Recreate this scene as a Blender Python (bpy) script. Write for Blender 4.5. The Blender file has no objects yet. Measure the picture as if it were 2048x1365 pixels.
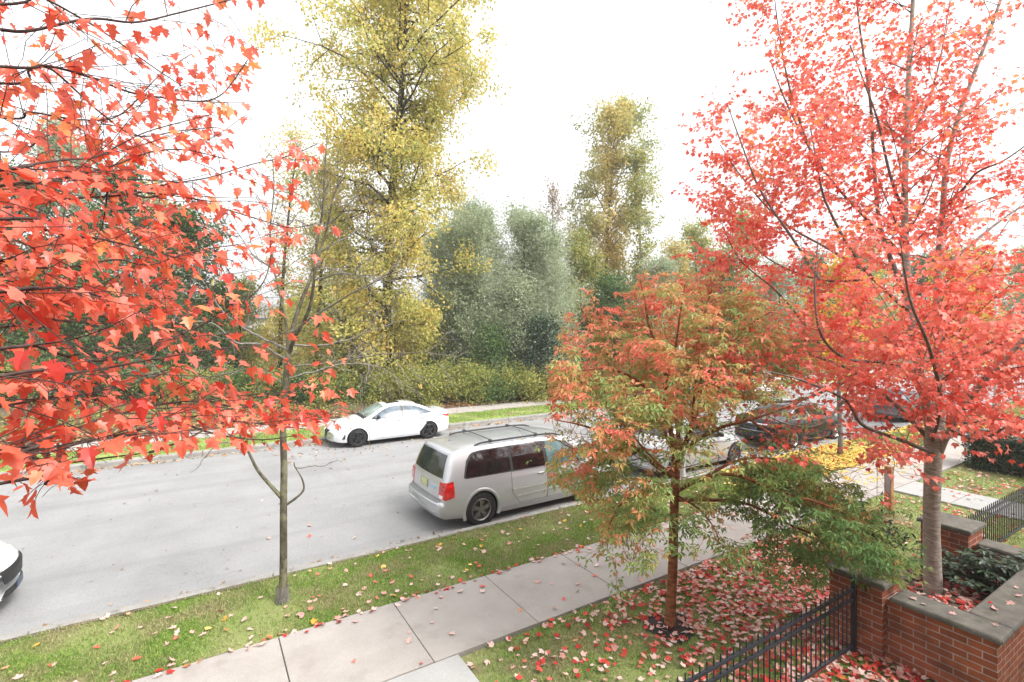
import bpy, math, random
import numpy as np
from mathutils import Vector, Matrix

RNG = np.random.default_rng(11)
random.seed(5)
SC = bpy.context.scene
COL = SC.collection
R = math.radians

# ------------------------------------------------------------------ camera frame
# world: X runs along the street, Y across it, camera over the origin
H = 4.1            # eye height over the lawn
F = 997.0          # focal length in photo pixels (photo 2048 wide)
HOR = 660.0        # horizon row
RV = np.array([0.8496, -0.5275, 0.0]); RV /= np.linalg.norm(RV)
FV = np.array([0.5275, 0.8496, 0.0]); FV /= np.linalg.norm(FV)
ROAD = -0.12

def P(px, py, d):
    """a world point seen at pixel (px,py) of the photo, d metres in front of the camera"""
    return RV * ((px - 1024) / F * d) + FV * d + np.array([0, 0, H - (py - HOR) / F * d])

def G(px, py, z=0.0):
    return P(px, py, (H - z) * F / (py - HOR))

# ------------------------------------------------------------------ mesh helpers
class MB:
    """collects verts and faces for ONE mesh"""
    def __init__(s):
        s.v = []; s.f = []; s.mi = []; s.a = []; s.n = 0
    def add(s, v, f, mi=0, rnd=0.0):
        v = np.asarray(v, float).reshape(-1, 3); f = np.asarray(f, int)
        if f.ndim == 1: f = f[None, :]
        s.v.append(v); s.f.append(f + s.n); s.mi.append(mi)
        s.a.append(np.broadcast_to(np.asarray(rnd, float), (len(v),)))
        s.n += len(v)
        return s
    def box(s, lo, hi, mi=0, rot=0.0, org=(0, 0, 0), rnd=0.0):
        x0, y0, z0 = lo; x1, y1, z1 = hi
        v = np.array([[x0,y0,z0],[x1,y0,z0],[x1,y1,z0],[x0,y1,z0],[x0,y0,z1],[x1,y0,z1],[x1,y1,z1],[x0,y1,z1]], float)
        if rot:
            c, t = math.cos(rot), math.sin(rot)
            v = np.stack([v[:,0]*c - v[:,1]*t, v[:,0]*t + v[:,1]*c, v[:,2]], 1)
        v += np.array(org, float)
        return s.add(v, [[0,3,2,1],[4,5,6,7],[0,1,5,4],[1,2,6,5],[2,3,7,6],[3,0,4,7]], mi, rnd)
    def bbox(s, lo, hi, b=0.02, mi=0):
        """box with chamfered top edges and vertical corners"""
        x0, y0, z0 = lo; x1, y1, z1 = hi
        def ring(d, z, c):
            return [[x0+d+c,y0+d,z],[x1-d-c,y0+d,z],[x1-d,y0+d+c,z],[x1-d,y1-d-c,z],[x1-d-c,y1-d,z],[x0+d+c,y1-d,z],[x0+d,y1-d-c,z],[x0+d,y0+d+c,z]]
        v = ring(0, z0, b*.7) + ring(0, z1-b, b*.7) + ring(b*.35, z1-b*.3, b*.7) + ring(b, z1, b*.7)
        f = []
        n = 8
        s.add(v, [[k*n+i, k*n+(i+1)%n, (k+1)*n+(i+1)%n, (k+1)*n+i] for k in range(3) for i in range(n)], mi)
        base = s.n - 32
        s.f.append(np.array([[base+24+i for i in range(8)]])); s.mi.append(mi)
        s.f.append(np.array([[base+7-i for i in range(8)]])); s.mi.append(mi)
        return s
    def tube(s, pts, rad, n=6, mi=0, rnd=0.0, cap=True):
        pts = np.asarray(pts, float); m = len(pts)
        rad = np.broadcast_to(np.asarray(rad, float), (m,))
        t = np.gradient(pts, axis=0); t /= (np.linalg.norm(t, axis=1, keepdims=True) + 1e-9)
        ref = np.array([0.31, 0.95, 0.05]) if abs(t[:,2]).mean() > .5 else np.array([0.02, 0.05, 1.0])
        u = np.cross(t, ref); u /= (np.linalg.norm(u, axis=1, keepdims=True) + 1e-9)
        w = np.cross(t, u)
        a = np.arange(n) * 2*math.pi/n
        v = pts[:,None,:] + rad[:,None,None]*(np.cos(a)[None,:,None]*u[:,None,:] + np.sin(a)[None,:,None]*w[:,None,:])
        i = np.arange(m-1)[:,None]*n; k = np.arange(n)[None,:]; k2 = (k+1) % n
        f = np.stack([i+k, i+k2, i+n+k2, i+n+k], -1).reshape(-1,4)
        b = s.n
        s.add(v.reshape(-1,3), f, mi, rnd)
        if cap:
            s.f.append(np.array([[b+j for j in range(n-1,-1,-1)]])); s.mi.append(mi)
            s.f.append(np.array([[b+(m-1)*n+j for j in range(n)]])); s.mi.append(mi)
        return s
    def grid(s, V, mi=0, flip=False, rnd=0.0):
        """V (a,b,3) sheet of quads"""
        a, b = V.shape[:2]
        i = np.arange(a-1)[:,None]*b; k = np.arange(b-1)[None,:]
        f = np.stack([i+k, i+k+1, i+b+k+1, i+b+k], -1).reshape(-1,4)
        if flip: f = f[:, ::-1]
        return s.add(V.reshape(-1,3), f, mi, rnd)
    def lathe(s, prof, axis='y', n=24, org=(0,0,0), mi=0):
        """prof: list of (radius, along-axis)"""
        a = np.arange(n)*2*math.pi/n
        pr = np.array(prof, float); m = len(pr)
        V = np.zeros((m, n, 3))
        c, q = np.cos(a)[None], np.sin(a)[None]
        if axis == 'y': V[...,0] = pr[:,:1]*c; V[...,2] = pr[:,:1]*q; V[...,1] = pr[:,1:2]
        else:           V[...,0] = pr[:,:1]*c; V[...,1] = pr[:,:1]*q; V[...,2] = pr[:,1:2]
        i = np.arange(m-1)[:,None]*n; k = np.arange(n)[None,:]; k2 = (k+1) % n
        f = np.stack([i+k, i+k2, i+n+k2, i+n+k], -1).reshape(-1,4)
        return s.add(V.reshape(-1,3)+np.array(org,float), f, mi)
    def build(s, name, mats, parent=None, smooth=False):
        me = bpy.data.meshes.new(name)
        V = np.concatenate(s.v); nl = sum(f.size for f in s.f); nf = sum(len(f) for f in s.f)
        me.vertices.add(len(V)); me.vertices.foreach_set('co', V.astype(np.float32).ravel())
        me.loops.add(nl); me.polygons.add(nf)
        me.loops.foreach_set('vertex_index', np.concatenate([f.ravel() for f in s.f]).astype(np.int32))
        lt = np.concatenate([np.full(len(f), f.shape[1]) for f in s.f])
        ls = np.concatenate([[0], np.cumsum(lt)[:-1]]).astype(np.int32)
        me.polygons.foreach_set('loop_start', ls)
        me.polygons.foreach_set('material_index', np.concatenate([np.full(len(f), m) for f, m in zip(s.f, s.mi)]).astype(np.int32))
        me.polygons.foreach_set('use_smooth', np.full(nf, smooth))
        me.update(calc_edges=True); me.validate()
        A = np.concatenate(s.a)
        if np.ptp(A) > 0 and len(A) == len(V):
            at = me.attributes.new('rnd', 'FLOAT', 'POINT'); at.data.foreach_set('value', A.astype(np.float32))
        for m in (mats if isinstance(mats, (list, tuple)) else [mats]): me.materials.append(m)
        o = bpy.data.objects.new(name, me); COL.objects.link(o)
        if parent is not None: o.parent = parent
        return o

def empty(name, loc=(0,0,0), rz=0.0):
    o = bpy.data.objects.new(name, None); COL.objects.link(o)
    o.location = loc; o.rotation_euler = (0, 0, rz); o.empty_display_size = .2
    return o

def tag(o, label=None, cat=None, group=None, kind=None):
    if label: o['label'] = label
    if cat: o['category'] = cat
    if group: o['group'] = group
    if kind: o['kind'] = kind
    return o

# ------------------------------------------------------------------ materials
def _new(name):
    m = bpy.data.materials.new(name); m.use_nodes = True
    nt = m.node_tree; nt.nodes.clear()
    out = nt.nodes.new('ShaderNodeOutputMaterial')
    return m, nt, out

def _ramp(nt, fac, stops, interp='LINEAR'):
    r = nt.nodes.new('ShaderNodeValToRGB'); r.color_ramp.interpolation = interp
    e = r.color_ramp.elements
    while len(e) < len(stops): e.new(0.5)
    for q, (p, c) in zip(e, stops): q.position = p; q.color = (*c, 1)
    nt.links.new(fac, r.inputs[0]); return r.outputs[0]

def _noise(nt, scale, detail=3, rough=.55, dim=None, vec=None, co='Object', stretch=None):
    if vec is None:
        t = nt.nodes.new('ShaderNodeTexCoord'); vec = t.outputs[co]
    if stretch:
        mp = nt.nodes.new('ShaderNodeMapping'); mp.inputs['Scale'].default_value = stretch
        nt.links.new(vec, mp.inputs[0]); vec = mp.outputs[0]
    n = nt.nodes.new('ShaderNodeTexNoise'); n.inputs['Scale'].default_value = scale
    n.inputs['Detail'].default_value = detail; n.inputs['Roughness'].default_value = rough
    nt.links.new(vec, n.inputs['Vector']); return n.outputs[0]

def _mix(nt, fac, a, b, mode='MIX'):
    m = nt.nodes.new('ShaderNodeMix'); m.data_type = 'RGBA'; m.blend_type = mode
    for sck, v in ((m.inputs[0], fac), (m.inputs[6], a), (m.inputs[7], b)):
        if isinstance(v, (int, float)): sck.default_value = v
        elif isinstance(v, tuple): sck.default_value = (*v, 1)
        else: nt.links.new(v, sck)
    return m.outputs[2]

def _bump(nt, h, strength, dist):
    b = nt.nodes.new('ShaderNodeBump'); b.inputs['Strength'].default_value = strength; b.inputs['Distance'].default_value = dist
    nt.links.new(h, b.inputs['Height']); return b.outputs[0]

def plain(name, col, rough=.5, metal=0.0, coat=0.0, spec=.5, var=0.06, vs=6.0, emit=None):
    m, nt, out = _new(name)
    b = nt.nodes.new('ShaderNodeBsdfPrincipled')
    b.inputs['Roughness'].default_value = rough; b.inputs['Metallic'].default_value = metal
    b.inputs['Coat Weight'].default_value = coat; b.inputs['Coat Roughness'].default_value = .04
    b.inputs['Specular IOR Level'].default_value = spec
    d = tuple(max(0, c*(1-var*2)) for c in col); l = tuple(min(1, c*(1+var)) for c in col)
    c = _ramp(nt, _noise(nt, vs), [(.3, d), (.7, l)])
    nt.links.new(c, b.inputs['Base Color']); nt.links.new(b.outputs[0], out.inputs[0])
    return m

def leafmat(name, stops, trans=.4, rough=.5, spec=.25, nz=None):
    """leaf colour from each leaf's own random number; light passes through the blade"""
    m, nt, out = _new(name)
    at = nt.nodes.new('ShaderNodeAttribute'); at.attribute_name = 'rnd'
    c = _ramp(nt, at.outputs['Fac'], stops)
    if nz:
        c = _mix(nt, _ramp(nt, _noise(nt, nz[0], 2), [(.4, (0,0,0)), (.62, (1,1,1))]), c, nz[1], 'MIX')
    b = nt.nodes.new('ShaderNodeBsdfPrincipled'); b.inputs['Roughness'].default_value = rough
    b.inputs['Specular IOR Level'].default_value = spec
    t = nt.nodes.new('ShaderNodeBsdfTranslucent')
    s = nt.nodes.new('ShaderNodeMixShader'); s.inputs[0].default_value = trans
    nt.links.new(c, b.inputs['Base Color']); nt.links.new(c, t.inputs[0])
    nt.links.new(b.outputs[0], s.inputs[1]); nt.links.new(t.outputs[0], s.inputs[2]); nt.links.new(s.outputs[0], out.inputs[0])
    return m

def bark(name, c0, c1, scale=14, stretch=(1,1,.25), bump=.5, lich=None):
    m, nt, out = _new(name)
    n = _noise(nt, scale, 5, .65, stretch=stretch)
    c = _ramp(nt, n, [(.35, c0), (.65, c1)])
    if lich:
        c = _mix(nt, _ramp(nt, _noise(nt, 5, 3), [(.5, (0,0,0)), (.62, (1,1,1))]), c, lich)
    b = nt.nodes.new('ShaderNodeBsdfPrincipled'); b.inputs['Roughness'].default_value = .9
    b.inputs['Specular IOR Level'].default_value = .15
    nt.links.new(c, b.inputs['Base Color']); nt.links.new(_bump(nt, n, bump, .02), b.inputs['Normal'])
    nt.links.new(b.outputs[0], out.inputs[0]); return m

def ground_mat(name, stops, scale, fine, bump=.3, extra=None, rough=.95):
    m, nt, out = _new(name)
    c = _ramp(nt, _noise(nt, scale, 6, .6), stops)
    f = _noise(nt, fine, 4, .7)
    c = _mix(nt, .55, c, _ramp(nt, f, [(.3, (.25,.25,.25)), (.7, (.75,.75,.75))]), 'OVERLAY')
    if extra:
        for e in extra:
            sc, lo, hi, colr, amt = e[:5]
            k = _ramp(nt, _noise(nt, sc, 4, .6, stretch=e[5] if len(e) > 5 else None), [(lo, (0,0,0)), (hi, (amt,amt,amt))])
            c = _mix(nt, k, c, colr)
    b = nt.nodes.new('ShaderNodeBsdfPrincipled'); b.inputs['Roughness'].default_value = rough
    b.inputs['Specular IOR Level'].default_value = .2
    nt.links.new(c, b.inputs['Base Color']); nt.links.new(_bump(nt, f, bump, .01), b.inputs['Normal'])
    nt.links.new(b.outputs[0], out.inputs[0]); return m

def brick_mat(name):
    m, nt, out = _new(name)
    t = nt.nodes.new('ShaderNodeTexCoord'); sx = nt.nodes.new('ShaderNodeSeparateXYZ')
    nt.links.new(t.outputs['Object'], sx.inputs[0])
    ad = nt.nodes.new('ShaderNodeMath'); ad.operation = 'ADD'
    nt.links.new(sx.outputs[0], ad.inputs[0]); nt.links.new(sx.outputs[1], ad.inputs[1])
    cb = nt.nodes.new('ShaderNodeCombineXYZ'); nt.links.new(ad.outputs[0], cb.inputs[0]); nt.links.new(sx.outputs[2], cb.inputs[1])
    br = nt.nodes.new('ShaderNodeTexBrick'); br.inputs['Scale'].default_value = 1.0
    br.inputs['Brick Width'].default_value = .25; br.inputs['Row Height'].default_value = .082
    br.inputs['Mortar Size'].default_value = .0065; br.inputs['Mortar Smooth'].default_value = .3; br.inputs['Bias'].default_value = 0
    br.inputs['Color1'].default_value = (.38,.115,.055,1); br.inputs['Color2'].default_value = (.24,.072,.042,1)
    br.inputs['Mortar'].default_value = (.42,.35,.31,1)
    nt.links.new(cb.outputs[0], br.inputs['Vector'])
    n = _noise(nt, 3.5, 5, .65)
    c = _mix(nt, _ramp(nt, n, [(.40, (0,0,0)), (.68, (.62,.62,.62))]), br.outputs[0], (.075,.045,.034))
    c = _mix(nt, .35, c, _ramp(nt, _noise(nt, 90, 3), [(.3,(.3,.3,.3)),(.7,(.7,.7,.7))]), 'OVERLAY')
    b = nt.nodes.new('ShaderNodeBsdfPrincipled'); b.inputs['Roughness'].default_value = .9; b.inputs['Specular IOR Level'].default_value = .2
    nt.links.new(c, b.inputs['Base Color'])
    iv = nt.nodes.new('ShaderNodeMath'); iv.operation = 'SUBTRACT'; iv.inputs[0].default_value = 1
    nt.links.new(br.outputs['Fac'], iv.inputs[1])
    nt.links.new(_bump(nt, iv.outputs[0], .6, .006), b.inputs['Normal'])
    nt.links.new(b.outputs[0], out.inputs[0]); return m

# ------------------------------------------------------------------ leaves
def fold_leaf(half, mid=.42, fold=.18, droop=.12):
    """half outline (x>=0) from base to tip -> a folded, slightly drooping leaf; y along, z up"""
    h = np.array(half, float); n = len(h)
    def z(x, y): return fold*np.abs(x) - droop*y*y
    pts = [(0, mid)] + [tuple(q) for q in h] + [(-x, y) for x, y in h[1:-1]]
    v = np.array([(x, y, z(x, y)) for x, y in pts])
    idx = [1+i for i in range(n)]
    left = [1] + [1+n+i for i in range(n-2)] + [n]
    f = [[0, idx[i], idx[i+1]] for i in range(n-1)] + [[0, left[i+1], left[i]] for i in range(n-1)]
    return v, np.array(f)
MAPLE = fold_leaf([(0,0),(.2,-.06),(.40,.08),(.27,.27),(.60,.56),(.26,.54),(.21,.74),(0,1.06)], .4, .22, .18)
MAPLE_S = fold_leaf([(0,0),(.36,.08),(.54,.54),(.2,.6),(0,1.05)], .4, .22, .2)
OVAL = fold_leaf([(0,0),(.22,.35),(.16,.75),(0,1)], .5, .3, .25)
LANCE = fold_leaf([(0,0),(.16,.4),(.12,.7),(0,1)], .5, .35, .3)
DIAM = (np.array([(0,0,0),(.34,.45,.08),(0,1,-.08),(-.34,.45,.08)]), np.array([[0,1,2],[0,2,3]]))
def _tri():
    v, f, o = [], [], 0
    for a, s in ((0, 1.0), (1.05, .85), (-1.05, .85)):
        c, t = math.cos(a), math.sin(a)
        for x, y, z in [(0,.12,0),(.17,.5,.05),(0,1.0,-.16),(-.17,.5,.05)]:
            x *= s; y *= s; v.append((x*c + y*t, -x*t + y*c, z))
        f += [[o,o+1,o+2],[o,o+2,o+3]]; o += 4
    return np.array(v), np.array(f)
TRIF = _tri()

def unit(a): return a / (np.linalg.norm(a, axis=-1, keepdims=True) + 1e-9)

def leaves(mb, pos, axis, nrm, size, rnd, tmpl, mi=0):
    V, Fc = tmpl; N = len(pos)
    if N == 0: return
    a = unit(axis); x = unit(np.cross(a, nrm)); n = np.cross(x, a)
    size = np.broadcast_to(size, (N,))
    L = (V[None,:,0,None]*x[:,None,:] + V[None,:,1,None]*a[:,None,:] + V[None,:,2,None]*n[:,None,:]) * size[:,None,None] + pos[:,None,:]
    f = (Fc[None] + (np.arange(N)*len(V))[:,None,None]).reshape(-1, Fc.shape[1])
    mb.add(L.reshape(-1,3), f, mi, np.repeat(np.broadcast_to(rnd, (N,)), len(V)))

def rvec(n, rg): return unit(rg.normal(size=(n,3)))

# ------------------------------------------------------------------ branching
def path(p, d, L, n, rg, up=0.0, wob=.15):
    d = np.array(d, float); d /= np.linalg.norm(d); p = np.array(p, float); out = [p.copy()]
    for i in range(n):
        d = d + rg.normal(size=3)*wob + np.array([0,0,up/n]); d /= np.linalg.norm(d)
        p = p + d*(L/n); out.append(p.copy())
    return np.array(out)

def along(pts, t):
    """points and directions at fractions t of a polyline"""
    seg = np.linalg.norm(np.diff(pts, axis=0), axis=1); s = np.concatenate([[0], np.cumsum(seg)]); s /= s[-1]
    t = np.asarray(t, float)
    q = np.stack([np.interp(t, s, pts[:,k]) for k in range(3)], -1)
    i = np.clip(np.searchsorted(s, t, 'right')-1, 0, len(pts)-2)
    return q, unit((pts[i+1]-pts[i]))

def smooth_path(pts, n):
    """Catmull-Rom through control points"""
    p = np.asarray(pts, float); p = np.vstack([2*p[0]-p[1], p, 2*p[-1]-p[-2]]); out = []
    m = len(p)-3
    for t in np.linspace(0, m-1e-6, n):
        i = int(t); u = t-i; a, b, c, d = p[i:i+4]
        out.append(.5*((2*b)+(-a+c)*u+(2*a-5*b+4*c-d)*u*u+(-a+3*b-3*c+d)*u**3))
    return np.array(out)

def side_shoots(br, par, pr, n, t0, Lf, rg, spread=.75, up=.2, wob=.18, k=4, flat=.0, rmin=.0022, sides=4):
    """n side branches on polyline par; returns their polylines"""
    out = []
    ts = np.sort(rg.uniform(t0, 1.0, n))
    for t in ts:
        q, d = along(par, [t]); q = q[0]; d = d[0]
        s = rg.normal(size=3); s[2] *= (1-flat); s -= d*np.dot(s, d); s /= np.linalg.norm(s)+1e-9
        dd = d*(1-spread*.5) + s*spread
        L = Lf(t)*rg.uniform(.7, 1.25)
        pl = path(q, dd, L, k, rg, up, wob)
        r = max(rmin, pr*(1-.75*t)*.55)
        if br is not None: br.tube(pl, np.linspace(r, max(rmin*.7, r*.3), k+1), sides, cap=False)
        out.append((pl, r))
    return out
EXPO = 1.85; HAZE = .0008
# ================================================================== world, sun, camera
SC.view_settings.view_transform = 'Standard'; SC.view_settings.look = 'None'
SC.view_settings.gamma = 1; SC.view_settings.exposure = EXPO
w = bpy.data.worlds.new('World'); SC.world = w; w.use_nodes = True
nt = w.node_tree; bg = nt.nodes['Background']
sky = nt.nodes.new('ShaderNodeTexSky'); sky.sky_type = 'NISHITA'; sky.sun_disc = False
sky.sun_elevation = R(48); sky.sun_rotation = R(150); sky.air_density = 1.0; sky.dust_density = 6; sky.ozone_density = 1
hs = nt.nodes.new('ShaderNodeHueSaturation'); hs.inputs['Saturation'].default_value = .12   # a white overcast
nt.links.new(sky.outputs[0], hs.inputs['Color'])
# cloud evens the sky out: pull the horizon-to-zenith range together
mp = nt.nodes.new('ShaderNodeMix'); mp.data_type = 'RGBA'; mp.inputs[0].default_value = .5
mp.inputs[7].default_value = (4.2, 4.25, 4.35, 1)
nt.links.new(hs.outputs[0], mp.inputs[6]); 
tcw = nt.nodes.new('ShaderNodeTexCoord'); sz = nt.nodes.new('ShaderNodeSeparateXYZ'); nt.links.new(tcw.outputs['Generated'], sz.inputs[0])
mr = nt.nodes.new('ShaderNodeMapRange'); mr.inputs[1].default_value = 0; mr.inputs[2].default_value = 1; mr.inputs[3].default_value = .72; mr.inputs[4].default_value = 1.45
nt.links.new(sz.outputs[2], mr.inputs[0]); vm = nt.nodes.new('ShaderNodeVectorMath'); vm.operation = 'SCALE'   # an overcast sky is brightest overhead
nt.links.new(mp.outputs[2], vm.inputs[0]); nt.links.new(mr.outputs[0], vm.inputs['Scale']); nt.links.new(vm.outputs[0], bg.inputs[0]); bg.inputs[1].default_value = .12
ld = bpy.data.lights.new('sun', 'SUN'); ld.energy = 1.0; ld.angle = R(14); ld.color = (1, .97, .92)
lo = bpy.data.objects.new('sun', ld); COL.objects.link(lo)
# nishita azimuth is measured clockwise from +Y
az, el = sky.sun_rotation, sky.sun_elevation
sd = Vector((math.sin(az)*math.cos(el), math.cos(az)*math.cos(el), math.sin(el)))
lo.rotation_euler = sd.to_track_quat('Z', 'Y').to_euler(); lo.location = (0, 0, 40)

cam = bpy.data.cameras.new('camera'); co = bpy.data.objects.new('camera', cam); COL.objects.link(co); SC.camera = co
cam.sensor_width = 36; cam.lens = 36*F/2048; cam.clip_start = .05; cam.clip_end = 2000
cam.shift_y = -(682.5-HOR)/2048
co.location = (0, 0, H)
co.rotation_euler = (R(90), 0, math.atan2(-FV[0], FV[1]))
SC.cycles.use_denoising = True
SC.cycles.max_bounces = 8; SC.cycles.transmission_bounces = 4; SC.cycles.diffuse_bounces = 3; SC.cycles.glossy_bounces = 3

# ================================================================== materials
M = {}
M['asphalt'] = ground_mat('asphalt', [(.3,(.208,.207,.206)),(.7,(.25,.248,.246))], .8, 70, .5,
    extra=[(.35,.52,.75,(.155,.155,.155),.5),(3,.6,.8,(.15,.147,.143),.45),(26,.66,.74,(.11,.11,.11),.5),(1.0,.5,.68,(.17,.168,.165),.6,(.06,1.1,1))], rough=.9)
M['concrete'] = ground_mat('concrete', [(.3,(.268,.243,.222)),(.7,(.325,.298,.276))], 1.6, 160, .15,
    extra=[(2.2,.56,.75,(.21,.185,.165),.6),(9,.62,.75,(.22,.19,.17),.35)], rough=.9)
M['new_concrete'] = ground_mat('new_concrete', [(.3,(.28,.275,.265)),(.7,(.32,.315,.305))], 3, 200, .15, rough=.9)
M['curb'] = ground_mat('curb_concrete', [(.3,(.19,.18,.165)),(.7,(.29,.28,.265))], 2.5, 120, .25,
    extra=[(5,.52,.66,(.1,.1,.075),.7)], rough=.9)
M['soil'] = ground_mat('soil', [(.3,(.075,.058,.042)),(.7,(.15,.115,.085))], 4, 60, .8)
M['turf'] = ground_mat('turf', [(.3,(.12,.15,.05)),(.5,(.17,.20,.065)),(.7,(.22,.205,.10))], 1.3, 60, .8,
    extra=[(.9,.55,.68,(.14,.105,.07),.85)])
M['turf_far'] = ground_mat('far_turf', [(.3,(.18,.26,.06)),(.7,(.25,.3,.09))], .6, 30, .6)
M['litter'] = ground_mat('woodland_litter', [(.3,(.06,.042,.03)),(.7,(.15,.1,.065))], 2, 24, .9, extra=[(.35,.5,.62,(.07,.09,.035),.7)])
M['brick'] = brick_mat('brick')
M['cap'] = ground_mat('cap_stone', [(.3,(.095,.092,.08)),(.7,(.165,.158,.135))], 6, 140, .3, extra=[(14,.58,.7,(.2,.2,.18),.5),(4,.55,.7,(.065,.08,.045),.6)], rough=.85)
M['iron'] = plain('iron', (.018,.022,.032), .42, 0, .2, .5)
M['cedar'] = plain('cedar', (.36,.18,.075), .7, var=.18, vs=9)
M['pole'] = plain('pole', (.42,.44,.46), .5)

# ================================================================== the setting
def slab(name, x0, x1, y0, y1, z0, z1, m, kind='structure'):
    o = MB().box((x0,y0,z0),(x1,y1,z1)).build(name, m); tag(o, kind=kind); return o

XL, XR = -70, 260
g = MB().box((-150,-110,-1.2),(320,230,-.30)); tag(g.build('ground', M['litter']), kind='structure')
def sheet(name, xs, ys, zf, m):
    X, Y = np.meshgrid(xs, ys, indexing='ij'); V = np.stack([X, Y, zf(X, Y)], -1)
    o = MB().grid(V, flip=True).build(name, m, smooth=True); tag(o, kind='structure'); return o
slab('road', XL, XR, 9.2, 19.7, -.28, ROAD, M['asphalt'])

def lumps(X, Y, a=.02): return a*(np.sin(X*1.7+Y*.6)*np.sin(Y*2.3-X*.4)+.5*np.sin(X*4.1+1)*np.sin(Y*3.7))
LAWN_Y1 = 5.70; SW0, SW1 = 5.72, 7.28; CB = 9.12; CF = 9.27
def lawn_z(X, Y): return lumps(X, Y, .012) - .035
def boul_z(X, Y):
    t = np.clip((Y-SW1)/(CB-SW1), 0, 1)
    return lumps(X, Y, .012) + .02*np.sin(t*math.pi) - .012
slab('subsoil', XL, XR, -60, CB, -.29, -.14, M['soil'])
sheet('lawn', np.concatenate([[XL,-30,-12],np.arange(-6,24,.25),[30,45,80,XR]]), np.concatenate([[-60,-20,-8],np.arange(-4,5.6,.25),[LAWN_Y1]]), lawn_z, M['turf'])
sheet('boulevard', np.concatenate([[XL,-30,-12],np.arange(-6,24,.25),[30,45,80,XR]]), np.linspace(SW1+.01, CB-.005, 10), boul_z, M['turf'])
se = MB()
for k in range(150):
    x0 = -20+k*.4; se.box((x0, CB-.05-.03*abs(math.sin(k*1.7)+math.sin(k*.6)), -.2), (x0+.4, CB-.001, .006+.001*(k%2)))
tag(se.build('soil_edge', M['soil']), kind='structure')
# sidewalk: separate slabs with open joints
sw = MB(); x = .86 - 1.565*8
while x < 120:
    dz = RNG.uniform(-.004, .004)
    sw.bbox((x+.005, SW0, -.13), (x+1.56, SW1, .012+dz), .008); x += 1.565
tag(sw.build('sidewalk', M['concrete']), kind='structure')
wk = MB()
wk.bbox((2.74-1.25, 4.15, -.13), (2.74, SW0-.02, .012), .008); wk.bbox((2.74-1.25, 2.4, -.13), (2.74, 4.13, .010), .008)
tag(wk.build('house_path', M['new_concrete']), kind='structure')
wk = MB(); y = SW0-.02
for k in range(5): wk.bbox((15.0, y-1.15, -.13), (16.35, y, .010), .008); y -= 1.17
tag(wk.build('entry_path', M['new_concrete']), kind='structure')
# kerbs: real steps in 3 m lengths, a concrete gutter pan in front
cu = MB(); x = -20.0
while x < 140:
    cu.bbox((x, CB, -.27), (x+2.99, CF, .012+RNG.uniform(-.003,.003)), .025)
    cu.box((x, CF, -.27), (x+2.99, CF+.28, ROAD+.006)); x += 3
tag(cu.build('near_kerb', M['curb']), kind='structure')
cu = MB(); x = -30.0
while x < 200:
    cu.bbox((x, 19.62, -.27), (x+2.99, 19.86, .03), .03)
    cu.box((x, 19.30, -.27), (x+2.99, 19.62, ROAD+.006)); x += 3
tag(cu.build('far_kerb', M['curb']), kind='structure')
slab('far_verge', XL, XR, 19.86, 22.0, -.29, .02, M['turf_far'])
sw = MB(); x = -30.0
while x < 200:
    sw.bbox((x+.006, 22.0, -.27), (x+2.0, 23.55, .05), .01); x += 2.006
tag(sw.build('far_sidewalk', M['concrete']), kind='structure')
xs = np.concatenate([np.linspace(-120,-30,10), np.arange(-28,80,2.), np.linspace(82,260,20)])
ys = np.concatenate([[23.55,24.2],np.arange(25,45,1.),[50,60,90,200]])
sheet('woodland_floor', xs, ys, lambda X,Y: .03+np.clip(Y-23.6,0,8)*.055+.10*np.sin(X*.7)*np.sin(Y*.9)*np.clip(Y-23.6,0,2), M['litter'])
wl_z = lambda X,Y: .03+np.clip(Y-23.6,0,8)*.055

# ================================================================== brick piers and planter walls
def pier(lo, hi, zt, label):
    t = empty('brick_pier', ((lo[0]+hi[0])/2, (lo[1]+hi[1])/2, -.05)); tag(t, label, 'pier', 'brick piers with stone caps')
    hx, hy = (hi[0]-lo[0])/2, (hi[1]-lo[1])/2
    MB().box((-hx+.045,-hy+.045,-.06),(hx-.045,hy-.045,zt+.05-.062)).build('shaft', M['brick'], t)
    MB().bbox((-hx,-hy,zt+.05-.060),(hx,hy,zt+.05),.018).build('cap', M['cap'], t)
    return t
ZP = .96
pier((7.10,2.78),(7.80,3.48),ZP,'squat brick pier with stone cap where the iron fence below the orange leaves ends')
pier((10.15,2.82),(10.85,3.52),ZP,'farther brick pier with dark cap standing behind the red maple trunk')
def low_wall(lo, hi, zt, label, caplo=None, caphi=None):
    t = empty('planter_wall', (lo[0], lo[1], 0)); tag(t, label, 'brick wall', 'low brick planter walls')
    dx, dy = hi[0]-lo[0], hi[1]-lo[1]
    MB().box((0,0,-.1),(dx,dy,zt-.062)).build('brickwork', M['brick'], t)
    cl = caplo or (lo[0]-.05, lo[1]-.05); ch = caphi or (hi[0]+.05, hi[1]+.05)
    MB().bbox((cl[0]-lo[0],cl[1]-lo[1],zt-.060),(ch[0]-lo[0],ch[1]-lo[1],zt),.028).build('cap', M['cap'], t)
    return t
WZ = .80
low_wall((7.27,1.80),(7.57,2.78+.045),WZ,'low brick wall with mossy cap running from the near pier to the corner', (7.22,1.75),(7.62,2.779))
low_wall((7.572,1.80),(12.6,2.10),WZ,'long low brick wall with wide cap at the right edge of the picture', (7.622,1.75),(12.6,2.15))
low_wall((10.40,2.152),(10.68,2.82+.045),WZ-.06,'short low brick wall with cap joining the farther pier', (10.35,2.155),(10.73,2.819))
slab('planter_soil', 7.572, 10.395, 2.105, 2.80, -.1, .33, M['soil'])
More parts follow.
